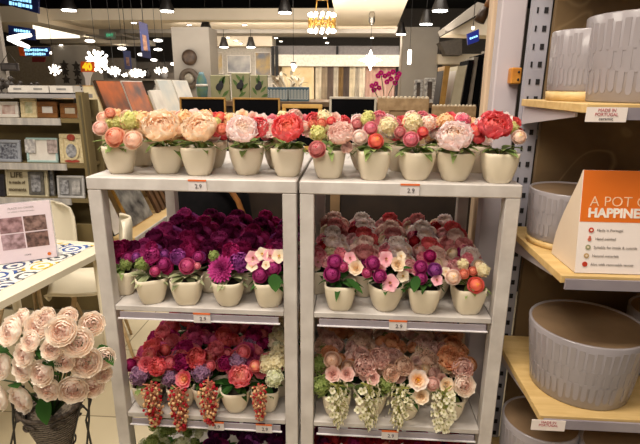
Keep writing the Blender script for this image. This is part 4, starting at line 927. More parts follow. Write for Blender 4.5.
part('ring', ring, blk, ws)
for k_, (sx) in enumerate((-1, 1)):
    for w_ in (0, 1):
        pts = [at(51+sx*(33-6*w_), 378+8*w_, YB-.03), at(51+sx*(38+2*w_), 400, YB-.03), at(51+sx*(38-3*w_), 420, YB-.03), at(51+sx*(36+4*w_), 444, YB-.03)]
        e_ = pts[-1]; pts += [Vector((e_.x-sx*.004, e_.y, e_.z-.25)), Vector((e_.x+sx*.03, e_.y, .004))]; part('wire_leg', MB().tube(pts, .0024, 6), blk, ws)
    part('wire_brace', MB().tube([at(51+sx*37, 411, YB-.03), at(51+sx*30, 404, YB-.03), Vector((c.x+sx*(R0*.5+.006), YB-.012, top_z-.105))], .0022, 6), blk, ws)
part('wire_leg', MB().tube([Vector((c.x, YB+R0*.5+.006, top_z-.105)), Vector((c.x, YB+.10, top_z-.3)), Vector((c.x, YB+.16, .004))], .0024, 6), blk, ws)
roses = [(11, 331, 31), (39, 326, 31), (62, 331, 31), (92, 324, 25), (78, 342, 30), (25, 354, 26), (52, 349, 22), (86, 362, 31), (23, 368, 28), (42, 373, 27), (3, 366, 27), (65, 362, 20), (48, 388, 27), (73, 389, 30), (21, 399, 31), (0, 397, 28), (92, 386, 24), (104, 358, 22), (68, 317, 20), (-14, 345, 30), (-16, 380, 28), (31, 341, 22), (103, 374, 18), (46, 318, 22), (22, 318, 20)]
wherer = ['upper left edge', 'upper middle left', 'upper middle', 'top right, most pink', 'just below the upper middle one', 'left of the small green leaf', 'small one near the centre leaf', 'right side, large', 'left of centre', 'centre', 'left photo edge, middle', 'small one between centre and right',
          'above the basket rim, middle', 'largest low one above the basket rim at right', 'lowest, drooping left of the basket', 'lowest at the left photo edge', 'low right, behind the largest', 'far right beside the rack leg', 'topmost small one', 'outside edge high', 'outside edge low', 'half hidden in the upper left', 'far right and low', 'topmost, middle', 'topmost, left']
sf = mat('green_stem', (64, 84, 40), .6, (48, 66, 30), 40)
for i, (x, y, d) in enumerate(roses):
    ex = (x-51)/50; ey = (360-y)/50; dep = YB-.035-.05*(1-min(1, ex*ex+ey*ey*.6))+ (.05 if y < 330 else 0)
    w = at(x, y, dep); r = d*mpp(w)/2
    t = thing('rose', 'blush garden rose in the wicker cone, '+wherer[i], 'rose', (w.x, w.y, w.z), 'blush roses in the wicker cone')
    dr = Vector((ex*.7, -1, .35+ey*.55)); o = bloom('garden_rose', C['blush'], t, (0, 0, 0), r*1.08, dr)
    o.scale = (o.scale.x, o.scale.x, o.scale.x*.9)
    back = -dr.normalized()*r*.5
    part('stem', MB().tube([Vector(back), Vector(back)*1.6+Vector(((c.x-w.x)*.3, (YB-w.y)*.4, (top_z-w.z)*.3)), Vector((c.x-w.x, YB-w.y, top_z-.028-w.z))], .0022, 5), sf, t, False)
for i, (x, y, Y, d, L) in enumerate(((37, 350, -.47, (1, -.2, -.3), .06), (44, 361, -.47, (1, -.3, .1), .055), (41, 398, -.47, (.2, -.2, -1), .055), (8, 352, -.44, (-1, -.1, .2), .06), (14, 383, -.44, (.4, -.4, .2), .05), (100, 345, -.42, (.6, -.3, -.6), .05), (60, 375, -.45, (-.4, -.4, .4), .04))):
    mb = MB(); w = at(x, y, Y); leaf_into(mb, w, d, L, L*.55, .1, .2, .5); mb.tube([w, Vector((c.x, YB, top_z-.03))], .0016, 4); solo('rose_leaf', mb, petmat(*C['leafdark']), 'dark green leaf among the blush roses, '+('upper centre', 'centre, pointing right', 'hanging over the basket rim', 'upper left', 'left between two low roses', 'right side', 'centre right')[i], 'leaf', 'green leaves among the roses')

# ------------------------------------------------------------------ picture frame shelving at the left
Yf = 1.65
olive = mat('olive_board', (122, 106, 68), .7, (110, 94, 58), 5); greyp = mat('grey_panel', (160, 156, 154), .6, (150, 146, 146), 4)
fs_ = thing('frame_shelving', 'olive shelving with grey sloping end and three levels of picture frames at left', 'shelving', (-2.3, Yf+.1, 0))
xr = at(85, 120, Yf).x; xl = -3.3
part('back_board', MB().box(((xl+xr)/2, Yf+.19, .72), (xr-xl-.02, .02, 1.44)), olive, fs_)
zt = [at(40, y, Yf).z for y in (94, 118.5, 163.5, 198)]
for z in zt:
    part('shelf', MB().box(((xl+xr)/2, Yf+.085, z-.012), (xr-xl-.06, .19, .024)), greyp if z == zt[0] else olive, fs_)
    if z != zt[0]: part('price_strip', MB().box(((xl+xr)/2-.05, Yf-.013, z-.018), (xr-xl-.2, .006, .042)), mat('strip_grey', (190, 184, 176), .5, (160, 156, 152), 12, stretch=(3, 1, .1)), fs_)
part('end_panel', MB().slab([(xr-.03, Yf-.02, zt[0]), (xr-.03, Yf+.10, zt[0]+.01), (xr-.03, Yf+.10, 0), (xr-.03, Yf-.02, 0)], (.018, 0, 0)), olive, fs_)
slotm = mat('slot_line', (226, 220, 200), .6, (90, 80, 54), 21, stretch=(.01, .01, 1)); slotm.node_tree.nodes['Color Ramp'].color_ramp.interpolation = 'CONSTANT'
part('end_post', MB().box((xr, Yf-.02, .74), (.04, .03, 1.5)), olive, fs_)
mb = MB(); mb.box((xr+.004, Yf-.037, .92), (.012, .003, 1.1)); part('post_slots', mb, slotm, fs_, label='pale dotted slot line')
part('plinth', MB().box(((xl+xr)/2, Yf+.02, .33), (xr-xl-.06, .03, .62)), olive, fs_)
part('end_wing', MB().slab([at(83, 97, Yf), at(84, 118, Yf-.02), at(72, 118, Yf+.12), at(74, 97, Yf+.2)], (.0, .01, 0)), greyp, fs_)
def frame(label, x0, y0, x1, y1, Y, z, outer, innerm=None, b=.22, kind='picture frame', lean=.12, extra=None, group='picture frames on the left shelving', name='picture_frame', th=.016, mat_=None, twist=0):
    a_ = at(x0, (y0+y1)/2, Y); b2 = at(x1, (y0+y1)/2, Y); w = b2.x-a_.x; h = abs(at(x0, y0, Y).z-at(x0, y1, Y).z); 
    t = thing(name, label, kind, ((a_.x+b2.x)/2, Y, z), group, twist); R = Matrix.Rotation(-lean, 3, 'X'); bw = b*min(w, h)
    mb = MB()
    for cx, cz, sx, sz in ((0, h-bw/2, w, bw), (0, bw/2, w, bw), (-w/2+bw/2, h/2, bw, h-2*bw), (w/2-bw/2, h/2, bw, h-2*bw)): mb.box(R@Vector((cx, 0, cz)), (sx, th, sz), rot=R, bev=.003)
    part('border', mb, outer, t, False)
    part('picture', MB().box(R@Vector((0, th*.2, h/2)), (w-2*bw+.002, th*.4, h-2*bw+.002), rot=R), innerm or mat_, t, False)
    return t, w, h, R
M_ = lambda n, c, c2, s=20, r=.5, **k: mat(n, c, r, c2, s, **k)
white_f = M_('white_frame', (224, 218, 208), (214, 206, 196)); cream_f = M_('cream_frame', (216, 200, 160), (196, 178, 134), 60); brown_f = M_('brown_frame', (140, 92, 44), (112, 70, 32), 30)
paper = M_('paper_insert', (228, 224, 216), (214, 208, 200), 10); sketch = M_('sketch_insert', (210, 206, 200), (150, 146, 146), 45); photo_g = M_('grey_photo', (170, 170, 172), (84, 82, 86), 38); photo_m = M_('warm_photo', (196, 160, 120), (120, 120, 90), 30)
f1 = frame('white square frame with a small brown print, upper shelf at left photo edge', -2, 101, 18, 117, Yf+.05, zt[1], white_f, M_('small_print_insert', (226, 214, 204), (170, 130, 116), 18))
frame('cream beaded frame, upper shelf, taller than its neighbours', 20, 97, 36, 117.5, Yf+.05, zt[1], cream_f, M_('floral_insert', (206, 200, 170), (160, 160, 120), 40), .26)
frame('left of the two dark brown wooden frames on the upper shelf', 37, 101.5, 57, 118, Yf+.06, zt[1], brown_f, paper, .3)
frame('right of the two dark brown wooden frames on the upper shelf', 60, 103, 79, 118, Yf+.06, zt[1], brown_f, M_('tan_paper', (206, 194, 172), (180, 168, 146), 10), .3)
frame('grey frame with black script lettering, middle shelf at left photo edge', -8, 140, 20, 162, Yf+.04, zt[2], M_('steel_frame', (158, 162, 170), (144, 148, 156)), M_('script_insert', (150, 154, 162), (60, 60, 70), 60), .14)
frame('white double frame with pale teal rim on the middle shelf', 26, 138.5, 57, 163, Yf+.04, zt[2], M_('teal_frame', (170, 196, 192), (156, 184, 180)), white_f, .09)
fd, w, h, R = frame('cream carved frame with an oval photo and red rose, middle shelf right end', 59, 134, 84, 163, Yf+.04, zt[2], cream_f, M_('cream_inner', (222, 206, 168), (200, 184, 144), 50), .18)
def disc(parent, R, cx, cz, rx, rz_, y, m_, nm, ring=None):
    mb = MB(); n = 24; P = [R@Vector((cx+rx*cos(2*pi*i/n), y, cz+rz_*sin(2*pi*i/n))) for i in range(n)]; mb.slab(P, R@Vector((0, -.003, 0))); return part(nm, mb, m_, parent, False)
disc(fd, R, 0, h*.42, w*.30, h*.33, -.010, cream_f, 'oval_rim'); disc(fd, R, 0, h*.42, w*.21, h*.24, -.0135, photo_g, 'oval_photo'); disc(fd, R, 0, h*.88, w*.16, h*.11, -.010, M_('rose_red', (170, 74, 54), (140, 50, 40), 60), 'carved_rose'); disc(fd, R, 0, h*.07, w*.3, h*.05, -.010, M_('rose_red', 0, 0), 'carved_rose')
fw = frame('small white frame pane inside the teal rimmed double frame', 0, 0, 0, 0, Yf, 0, white_f, paper) if False else None
fl, w, h, R = frame('beige frame reading LIFE beside a silver framed photo, lowest shelf', 5, 168, 47, 196, Yf+.04, zt[3], M_('beige_frame', (206, 196, 168), (196, 186, 156)), M_('beige_insert', (204, 194, 164), (196, 186, 156)), .06)
part('silver_border', MB().box(R@Vector((w*.24, -.010, h*.47)), (w*.36, .006, h*.80), rot=R), M_('silver_frame', (110, 106, 98), (80, 76, 70), 60), fl, False)
part('photo', MB().box(R@Vector((w*.24, -.014, h*.47)), (w*.22, .003, h*.6), rot=R), photo_g, fl, False)
lq = Matrix.Rotation(pi/2-.12, 3, 'X').to_quaternion(); dk = mat('script_ink', (96, 84, 62), .6)
for i, (s_, sz) in enumerate((('LIFE', .05), ('is made of', .026), ('moments', .032))): text('lettering', s_, sz, dk, fl, R@Vector((-w*.22, -.010, h*(.74-.25*i))), lq, world=False, bold=.001)
fx, w, h, R = frame('silver tilted double frame with two grey photos, lowest shelf right end', 57, 177, 84, 199, Yf+.02, zt[3], M_('pale_silver', (196, 194, 190), (176, 174, 172)), M_('grey_board', (150, 148, 144), (130, 128, 126)), .10)
for sx in (-1, 1): part('photo', MB().box(R@Vector((sx*w*.21, -.009, h*.48)), (w*.30, .004, h*.62), rot=R), photo_g if sx < 0 else M_('pale_photo', (186, 182, 178), (140, 138, 136), 40), fx, False)
frame('dark frame with pale centre cut by the photo edge, lowest shelf', -16, 176, 4, 198, Yf+.02, zt[3], M_('black_frame', (40, 38, 44), (28, 26, 32)), M_('blue_white', (210, 214, 226), (170, 178, 200), 14), .25)
tf, w, h, R = frame('thin silver frame leaning just right of the LIFE frame, lowest shelf', 48, 170, 54, 197, Yf+.07, zt[3], M_('silver_frame', 0, 0), photo_g, .2)
# the two panes of the teal rimmed frame
ft = [o for o in COL.objects if o.get('label', '').startswith('white double frame')][0]
for sx in (-1, 1):
    part('photo', MB().box(Matrix.Rotation(-.12, 3, 'X')@Vector((sx*.037*2, -.0095, .105)), (.068, .003, .085), rot=Matrix.Rotation(-.12, 3, 'X')), sketch if sx < 0 else M_('pinkgrey_photo', (186, 170, 164), (130, 116, 112), 40), ft, False)
# top of that shelving: low white boxes, dark figurines, hanging plaque, metal stars
for i, (x0_, x1_, y0_) in enumerate(((15, 33, 87), (34, 54, 87.5), (56, 78, 88.5))):
    a_ = at(x0_, 94, Yf+.09); b2 = at(x1_, y0_, Yf+.09); tt = thing('storage_tray', 'low white wooden tray on top of the frame shelving, '+('left', 'middle', 'right')[i]+' of three', 'tray', ((a_.x+b2.x)/2, Yf+.09, zt[0]), 'white trays on the frame shelving')
    w = b2.x-a_.x; h = max(.05, b2.z-zt[0]); mb = MB()
    mb.box((0, 0, .004), (w, .12, .008)); 
    for cx, cy, sx, sy in ((0, -.056, w, .008), (0, .056, w, .008), (-w/2+.004, 0, .008, .11), (w/2-.004, 0, .008, .11)): mb.box((cx, cy, h/2), (sx, sy, h))
    part('tray_body', mb, white_f, tt, False); part('handle_slot', MB().box((0, -.061, h*.6), (w*.4, .002, h*.2)), M_('grey_board', 0, 0), tt, False)
fig = mat('dark_figurine', (62, 54, 48), .5, (44, 38, 34), 30)
for i, (x, y0_, s_) in enumerate(((2, 83, 1), (10, 84, 1.1), (20, 84, .8), (31, 85, .7), (36.5, 84, .75), (80, 88, .6))):
    p = at(x, 93, Yf+.05 if i < 3 else Yf+.13); tt = thing('bird_figurine', 'dark bird figurine on the frame shelving top, '+('at the left photo edge', 'second from the left edge', 'third from the left edge', 'behind the white trays, left of pair', 'behind the white trays, right of pair', 'beside the right tray, smallest')[i], 'figurine', (p.x, p.y, zt[0]), 'dark bird figurines')
    mb = MB(); mb.lathe([(.022*s_, 0), (.016*s_, .006), (.004*s_, .012), (.004*s_, .03*s_)], (0, 0, 0), 10); mb.ball((0, 0, .048*s_), .026*s_, 10, 8, sc=(1, 1, 1)); mb.ball((.018*s_, -.004, .082*s_), .014*s_, 8, 6)
    mb.tube([(.0, 0, .05*s_), (.014*s_, -.003, .078*s_)], [.016*s_, .009*s_], 8); mb.tube([(.03*s_, -.004, .082*s_), (.042*s_, -.004, .079*s_)], [.004*s_, .001], 6); mb.tube([(-.015*s_, 0, .05*s_), (-.05*s_, .004, .066*s_)], [.014*s_, .005*s_], 6)
    part('bird_body', mb, fig, tt, False)
pq = at(9, 67, 2.70); pw = 20*mpp(pq); tt = thing('hanging_plaque', 'dark grey rectangular plaque hanging by a cord on the left pillar', 'plaque', (pq.x, 2.72, pq.z-.04))
part('board', MB().box((pq.x, 2.71, pq.z), (pw*.95, .02, .062), bev=.004), M_('slate_plaque', (76, 70, 68), (60, 54, 52)), tt); part('panel', MB().box((pq.x, 2.698, pq.z), (pw*.7, .004, .036)), M_('slate_light', (104, 98, 94), (88, 82, 80)), tt)
part('cord', MB().tube([(pq.x-pw*.4, 2.71, pq.z+.03), (pq.x, 2.72, pq.z+.115), (pq.x+pw*.4, 2.71, pq.z+.03)], .003, 5), fig, tt)
for i, (x, y) in enumerate(((65, 73), (77, 74))):
    p = at(x, y, 8.8); mb = MB()
    for z_ in (-.13, .03, .16):
        P = [];
        for j in range(10): r = (.075 if j % 2 == 0 else .035)*1.3; P.append(p+Vector((r*sin(j*pi/5), 0, z_+r*cos(j*pi/5))))
        mb.slab(P, (0, .03, 0))
    mb.tube([p+Vector((0, .01, -.2)), p+Vector((0, .01, .25))], .012, 5); solo('metal_garland', mb, fig, ('left', 'right')[i]+' dark metal star garland on the grey column behind the discount card', 'wall ornament', 'dark metal star garlands', origin=(p.x, p.y, p.z-.2))

# ------------------------------------------------------------------ leaning art rack (runs away from the camera)
bench_m = M_('bench_wood', (214, 184, 130), (198, 166, 112), 5)
Xe = -1.37
ar = thing('art_rack', 'long pale wooden two level rack holding leaning canvases behind the left rack', 'rack', (Xe-.25, 2.9, 0))
part('lower_board', MB().box((Xe-.24, 3.16, .475), (.48, 2.6, .03)), bench_m, ar); part('edge_trim', MB().box((Xe+.006, 3.16, .47), (.012, 2.6, .05)), wood_w, ar)
part('upper_board', MB().box((Xe-.30, 3.16, 1.035), (.30, 2.6, .025)), bench_m, ar)
part('back_board', MB().box((Xe-.475, 3.16, .72), (.02, 2.6, 1.44)), bench_m, ar); part('base', MB().box((Xe-.24, 3.16, .23), (.44, 2.56, .46)), wood_w, ar)
def canvas(label, y0_, y1_, zb_, h, xb, lean_, m_, edge, name='canvas_print', extra=None, group='leaning canvases on the art rack'):
    t = thing(name, label, 'canvas', (xb, (y0_+y1_)/2, zb_), group)
    dx_ = -sin(lean_)*h; dz_ = cos(lean_)*h; n_ = Vector((cos(lean_), 0, sin(lean_)))
    P = [(0, y0_-(y0_+y1_)/2, 0), (0, y1_-(y0_+y1_)/2, 0), (dx_, y1_-(y0_+y1_)/2, dz_), (dx_, y0_-(y0_+y1_)/2, dz_)]
    part('stretcher', MB().slab(P, -n_*.022), edge, t, False); P2 = [Vector(p) for p in P]; cc_ = sum(P2, Vector())/4; P2 = [cc_+(p-cc_)*.97 for p in P2]; part('painted_face', MB().slab(P2, n_*.003), m_, t, False)
    return t
pr_ = [M_('cream_print', (222, 206, 166), (196, 176, 128), 5), M_('orange_print', (206, 104, 44), (96, 62, 50), 4, detail=5), M_('rust_print', (190, 110, 70), (98, 84, 84), 6), M_('white_print', (224, 216, 204), (206, 196, 184), 8),
       M_('pale_blue_print', (186, 190, 188), (216, 208, 194), 4), M_('misty_print', (168, 174, 178), (220, 214, 204), 3), M_('ivory_print', (226, 220, 206), (206, 198, 186), 4)]
dark_e = M_('dark_wood_edge', (84, 58, 34), (60, 40, 24), 20); gold_e = M_('gold_wood_edge', (186, 140, 64), (160, 114, 46), 20); white_e = M_('white_edge', (226, 220, 210), (216, 210, 200), 10)
zu = 1.05
canvas('cream canvas with a coral flower at the near end of the art rack', 1.90, 2.12, zu, 0.50, Xe-.17, .30, pr_[0], gold_e)
canvas('orange and dark abstract canvas leaning on the art rack', 2.20, 2.58, zu, 0.54, Xe-.18, .30, pr_[1], dark_e)
canvas('rust coloured abstract canvas right of the orange one', 2.60, 3.00, zu, 0.54, Xe-.18, .30, pr_[2], white_e)
canvas('plain white edged canvas between the rust and grey blue ones', 3.04, 3.30, zu, 0.46, Xe-.16, .30, pr_[3], white_e)
canvas('ivory and grey blue tall canvas in the middle of the art rack', 3.34, 3.72, zu, 0.56, Xe-.18, .30, pr_[4], white_e)
canvas('misty blue canvas at the far end of the art rack', 3.76, 4.22, zu, 0.56, Xe-.18, .30, pr_[5], white_e)
zl = .492
canvas('white canvas with a small red flower on the lower art rack level', 1.89, 2.04, zl, .44, Xe-.16, .36, M_('white_red_print', (220, 214, 204), (196, 186, 176), 6), M_('slate_edge', (70, 76, 76), (50, 56, 56), 10), group='canvases on the lower rack level')
canvas('dark grey floral canvas in a gold edge on the lower art rack level', 2.10, 2.48, zl, .44, Xe-.12, .40, M_('dark_floral_print', (150, 146, 138), (48, 44, 44), 9, detail=6), gold_e, group='canvases on the lower rack level')
for i in range(5): canvas('thin dark framed canvas on the lower rack level, '+ORD[i]+' from the near side', 2.55+i*.095, 2.61+i*.095, zl, .44, Xe-.10, .40, M_('brown_stripe_print', (120, 84, 50), (50, 34, 24), 8), dark_e, group='row of thin framed canvases')
canvas('pale cream canvas at the far end of the lower art rack level', 3.10, 3.5, zl, .46, Xe-.08, .36, M_('pale_cream_print', (226, 212, 176), (206, 190, 150), 4), white_e, group='canvases on the lower rack level')
canvas('green leaf canvas beyond the pale cream one, lower art rack level', 3.56, 3.95, zl, .46, Xe-.08, .36, M_('green_print', (120, 146, 120), (216, 210, 190), 6), white_e, group='canvases on the lower rack level')

# ------------------------------------------------------------------ display counter behind the racks, with frames standing on it
Yc = 1.62; ztc = 1.15
dkb = M_('dark_brown_counter', (46, 34, 26), (34, 25, 20), 8)
ct = thing('display_counter', 'dark brown counter standing behind the two racks', 'counter', (.22, Yc+.25, 0))
part('top', MB().box((.22, Yc+.25, ztc-.015), (1.62, .56, .03)), M_('counter_top', (120, 92, 62), (100, 76, 50), 8), ct); part('body', MB().box((.22, Yc+.27, ztc/2-.015), (1.56, .48, ztc-.03)), dkb, ct)
part('corner_post', MB().box((-.53, Yc+.01, ztc/2-.02), (.06, .03, ztc-.05)), M_('mid_brown', (132, 104, 72), (112, 88, 60), 8), ct); part('corner_post', MB().box((.05, Yc+.01, ztc/2-.02), (.06, .03, ztc-.05)), M_('mid_brown', 0, 0), ct)
slate = M_('chalk_black', (14, 13, 16), (8, 8, 10), 6, .9, spec=.1); goldf = M_('gold_frame', (190, 146, 74), (160, 118, 54), 20, .4); pale_f = M_('bleached_frame', (214, 204, 186), (196, 186, 166), 14)
def stander(label, x0_, x1_, ytop, m_o, m_i, b_, Y=Yc+.10, nm='chalkboard', cat='chalkboard', th=.016):
    z = ztc; yb_ = 1; a_ = at(x0_, ytop, Y); P = a_.z-z; # pixel row of the counter top there
    lo, hi = ytop, 260
    for _ in range(30):
        m0 = (lo+hi)/2
        if at(x0_, m0, Y).z > z: lo = m0
        else: hi = m0
    return frame(label, x0_, ytop, x1_, lo, Y, z, m_o, m_i, b_, cat, .07, group='framed boards on the dark counter', name=nm, th=th)
stander('black chalkboard with thin gold edge, left of the two alike', 180, 226, 97, goldf, slate, .04)
stander('black chalkboard with thin gold edge, right of the two alike', 233, 280, 97.5, goldf, slate, .04)
stander('short chalkboard in a thick golden wooden frame behind the coral peony', 282, 322, 104, M_('yellow_gold', (226, 180, 96), (206, 156, 70), 20), slate, .10, Yc+.08)
bp_ = stander('black chalkboard in a pale bleached frame', 329, 376, 96.5, pale_f, slate, .05)[0]
part('small_card', MB().box((.02, -.012, .20), (.055, .003, .04)), M_('grey_card', (170, 160, 146), (140, 130, 118), 30), bp_, False)
carv = M_('carved_wood', (186, 154, 112), (160, 128, 88), 30, .6)
def carved(label, x0_, x1_, ytop):
    t, w, h, R = stander(label, x0_, x1_, ytop, carv, M_('carved_panel', (164, 132, 92), (144, 114, 78), 20), .24, Yc+.10, 'carved_frame', 'carved frame', .024)
    mb = MB(); n = 12
    for i in range(n): mb.ball(R@Vector((-w/2+w*(i+.5)/n, -.004, h+.001)), w/n*.55, 8, 6, sc=(1, 1, 1)) if False else mb.ball(tuple(R@Vector((-w/2+w*(i+.5)/n, 0, h))), w/n*.5, 8, 6)
    part('scalloped_crest', mb, M_('pale_crest', (226, 208, 180), (206, 186, 154), 30), t, False)
carved('carved wooden frame with pale scalloped top, taller left one', 377, 428, 98); carved('carved wooden frame with pale scalloped top, shorter right one', 431, 475, 106)
# black rounded chair with curved wooden band between racks and counter
p = at(211, 200, 1.1)
bc = thing('bucket_chair', 'black rounded chair with a curved wooden band behind the left rack', 'chair', (p.x, 1.12, 0))
mb = MB(); mb.lathe([(.10, .56), (.17, .62), (.20, .74), (.205, .86), (.19, .98), (.15, 1.07), (.08, 1.11), (.001, 1.12)], (p.x, 1.12, 0), 28); part('shell', mb, M_('black_leather', (16, 14, 16), (10, 9, 11), 30, .8, spec=.1), bc)
mb = MB(); mb.tube([(p.x+.05+.17*cos(a_), 1.12-.21+.02*sin(a_), .84+.26*sin(a_)) for a_ in [(-.9+i*.26) for i in range(10)]], .014, 8); part('wooden_band', mb, M_('amber_wood', (150, 96, 40), (124, 76, 30), 30), bc)
for sx in (-1, 1):
    for sy in (-1, 1): part('leg', MB().tube([(p.x+sx*.08, 1.12+sy*.08, .57), (p.x+sx*.16, 1.12+sy*.16, 0)], [.014, .01], 8), M_('amber_wood', 0, 0), bc)
# second counter behind with canvases and boxes
Y2 = 3.1; zc2 = at(240, 101, Y2).z
c2 = thing('back_display_table', 'brown display table farther back carrying bird canvases and leaf patterned boxes', 'table', (.2, Y2+.4, 0))
part('top', MB().box((.15, Y2+.35, zc2-.02), (2.6, .9, .04)), M_('counter_top', 0, 0), c2); part('body', MB().box((.15, Y2+.38, zc2/2-.02), (2.6, .8, zc2-.04)), dkb, c2)
def flat_leaf(mb, b, ang, L, W, y):
    d = Vector((sin(ang), 0, cos(ang))); sd = Vector((cos(ang), 0, -sin(ang))); b = Vector(b)
    pts = [b+d*(L*v)+sd*(s_*W/2*sin(pi*min(1, .05+v*.95))) for v, s_ in ((0, 1), (.2, 1), (.45, 1), (.75, 1), (1, 0), (.75, -1), (.45, -1), (.2, -1), (0, -1))]
    mb.slab([Vector((p.x, y, p.z)) for p in pts], (0, -.001, 0))
bird_bg = M_('olive_canvas', (164, 160, 122), (140, 140, 104), 5)
for i, (x0_, x1_, y0_) in enumerate(((210, 229, 75), (231, 249, 73), (250, 267, 75))):
    Y = Y2+.10; a_ = at(x0_, y0_, Y); b2 = at(x1_, y0_, Y); w = b2.x-a_.x; h = a_.z-zc2
    t = thing('bird_canvas', ('left', 'middle', 'right')[i]+' of three olive canvases showing a dark bird on green leaves', 'canvas', ((a_.x+b2.x)/2, Y, zc2), 'olive bird canvases')
    part('stretcher', MB().box((0, .02, h/2), (w, .04, h), bev=.004), bird_bg, t, False)
    mb = MB(); rg = random.Random(i)
    for j in range(7):
        q = Vector((rg.uniform(-.15, .15)*w, -.001, h*(.15+.09*j))); flat_leaf(mb, q, rg.uniform(-.7, 1.3), w*.5, w*.17, -.0005)
    part('painted_leaves', mb, M_('painted_green', (92, 124, 58), (70, 100, 44), 30), t, False)
    mb = MB(); mb.ball((-.02*w, -.004, h*.55), w*.20, 12, 8, sc=(1, .02, 1)); mb.v = [(v[0]+(v[2]-h*.55)*.3, v[1], v[2]) for v in mb.v]; mb.ball((.05*w, -.003, h*.70), w*.10, 10, 6, sc=(1, .02, 1)); part('painted_bird', mb, M_('painted_dark', (34, 36, 40), (24, 24, 30), 30), t, False)
a_ = at(195, 72, Y2+.05); b2 = at(208, 97, Y2+.05)
t = thing('vase', 'teal blue and green bulky vase left of the bird canvases', 'vase', ((a_.x+b2.x)/2, Y2+.06, zc2)); w = (b2.x-a_.x)/2; h = a_.z-zc2
part('vase_body', MB().lathe([(w*.6, 0), (w*.9, h*.2), (w, h*.45), (w*.8, h*.75), (w*.5, h*.9), (w*.35, h)], (0, 0, 0), 20), M_('teal_green', (70, 110, 130), (96, 124, 84), 14), t, False); part('band', MB().lathe([(w*1.01, h*.5), (w*.99, h*.58)], (0, 0, 0), 20), white_f, t, False)
for i in range(2):
    x0_ = 267.5+i*21; Y = Y2+.06; a_ = at(x0_, 87, Y); b2 = at(x0_+20, 87, Y); w = b2.x-a_.x; h = max(.06, a_.z-zc2)
    t = thing('gift_box', ('left', 'right')[i]+' teal box printed with white leaves behind the chalkboards', 'box', ((a_.x+b2.x)/2, Y+.05, zc2), 'teal leaf boxes')
    part('box_body', MB().box((0, 0, h/2), (w, .1, h), bev=.003), M_('teal_box', (62, 96, 112), (50, 82, 98), 8), t, False); mb = MB()
    for j in range(6):
        for s_ in (-1, 1):
            q = Vector((-w*.4+w*.16*j, -.052, h*.12)); [flat_leaf(mb, q+Vector((0, 0, h*.14*k2)), s_*.8, h*.24, h*.07, -.0505) for k2 in range(5)]
    part('printed_leaves', mb, M_('print_white', (206, 210, 204), (190, 196, 190), 8), t, False)
# dried cream flowers above the boxes
p = at(290, 86, Y2+.28); t = thing('dried_flowers', 'bunch of dried cream flowers lying behind the teal leaf boxes', 'dried flowers', (p.x, Y2+.3, zc2))
mb = MB(); rg = random.Random(3)
for i in range(34):
    e_ = Vector((rg.uniform(-.17, .15), rg.uniform(-.08, .08), rg.uniform(.12, .23))); mb.tube([(0, 0, .0), e_*.6, e_], .004, 4); leaf_into(mb, e_, (rg.uniform(-1, 1), rg.uniform(-1, 1), rg.uniform(-.2, 1)), .07, .03, .2, .2)
part('flower_heads', mb, M_('dried_cream', (226, 216, 196), (200, 186, 160), 30), t, False)
# magenta orchid
Yo = 2.35; p = at(385, 97, Yo); oc = thing('potted_orchid', 'magenta orchid in a silver vase behind the carved frames', 'orchid', (p.x, Yo, zc2 if False else 1.18))
part('vase', MB().lathe([(.03, 0), (.045, .03), (.04, .10), (.028, .16), (.036, .20)], (0, 0, 0), 16), M_('silver_vase', (196, 196, 200), (150, 150, 156), 60, .2), oc, False)
for i, (x, y) in enumerate(((381, 73), (385, 76), (389, 74), (393, 72), (399, 74), (397, 78), (391, 79), (387, 82), (378, 76), (372, 86), (376, 84), (379, 88), (374, 90), (395, 83))):
    w = at(x, y, Yo-.02+rnd.uniform(-.03, .03)); bloom('blossom', ((240, 200, 60), (196, 30, 120), (216, 70, 150)), oc, w-Vector(oc.location), .022, (rnd.uniform(-.3, .3), -1, .3))
for tx, ty in ((381, 73), (399, 74), (372, 87)):
    w = at(tx, ty, Yo)-Vector(oc.location); part('stem', MB().tube([(0, 0, .16), (w.x*.3, 0, w.z*.7), tuple(w)], .003, 5), sf, oc, False)
st_ = thing('plant_pedestal', 'narrow brown pedestal under the magenta orchid, behind the counter', 'pedestal', (p.x, Yo, 0)); part('column', MB().box((0, 0, .58), (.16, .16, 1.16), bev=.004), dkb, st_, False); part('cap', MB().box((0, 0, 1.17), (.19, .19, .02)), M_('counter_top', 0, 0), st_, False)
# leaning frames at the right, behind the carved ones
sdn = thing('frame_display_base', 'dark plinth under the row of leaning frames at the right', 'plinth', (1.12, 2.62, 0)); part('body', MB().box((1.16, 2.62, .59), (.82, .7, 1.18), bev=.005), dkb, sdn)
def leaner(label, xb, xt, wpx, ytop, Y, m_, m2, ybot=110, dep=.30):
    a_ = at(xb, ybot, Y); b2 = at(xt, ytop, Y); a_.z = 1.182; w = wpx*mpp(a_)
    t = thing('leaning_frame', label, 'frame', (a_.x, Y+dep/2, 1.182), 'frames leaning together at the right'); v = Vector((b2.x-a_.x, 0, b2.z-a_.z))
    part('side', MB().slab([(0, -dep/2, 0), (w, -dep/2, 0), (w+v.x, -dep/2, v.z), (v.x, -dep/2, v.z)], (0, dep, 0)), m_, t, False)
    part('picture', MB().slab([(-.001, -dep/2+.02, .015), (-.001, dep/2-.02, .015), (v.x*.94-.001, dep/2-.02, v.z*.94), (v.x*.94-.001, -dep/2+.02, v.z*.94)], (-.002, 0, 0)), m2, t, False)
gtop = M_('grey_wood_frame', (150, 140, 126), (130, 120, 108), 14); bl = M_('black_frame', 0, 0)
leaner('gold and black frame, first of the frames leaning at the right', 437, 445, 5, 66, 2.32, goldf, bl)
leaner('pale framed print just right of the gold and black leaning frame', 446, 458, 9, 66, 2.36, M_('beige_frame', 0, 0), paper)
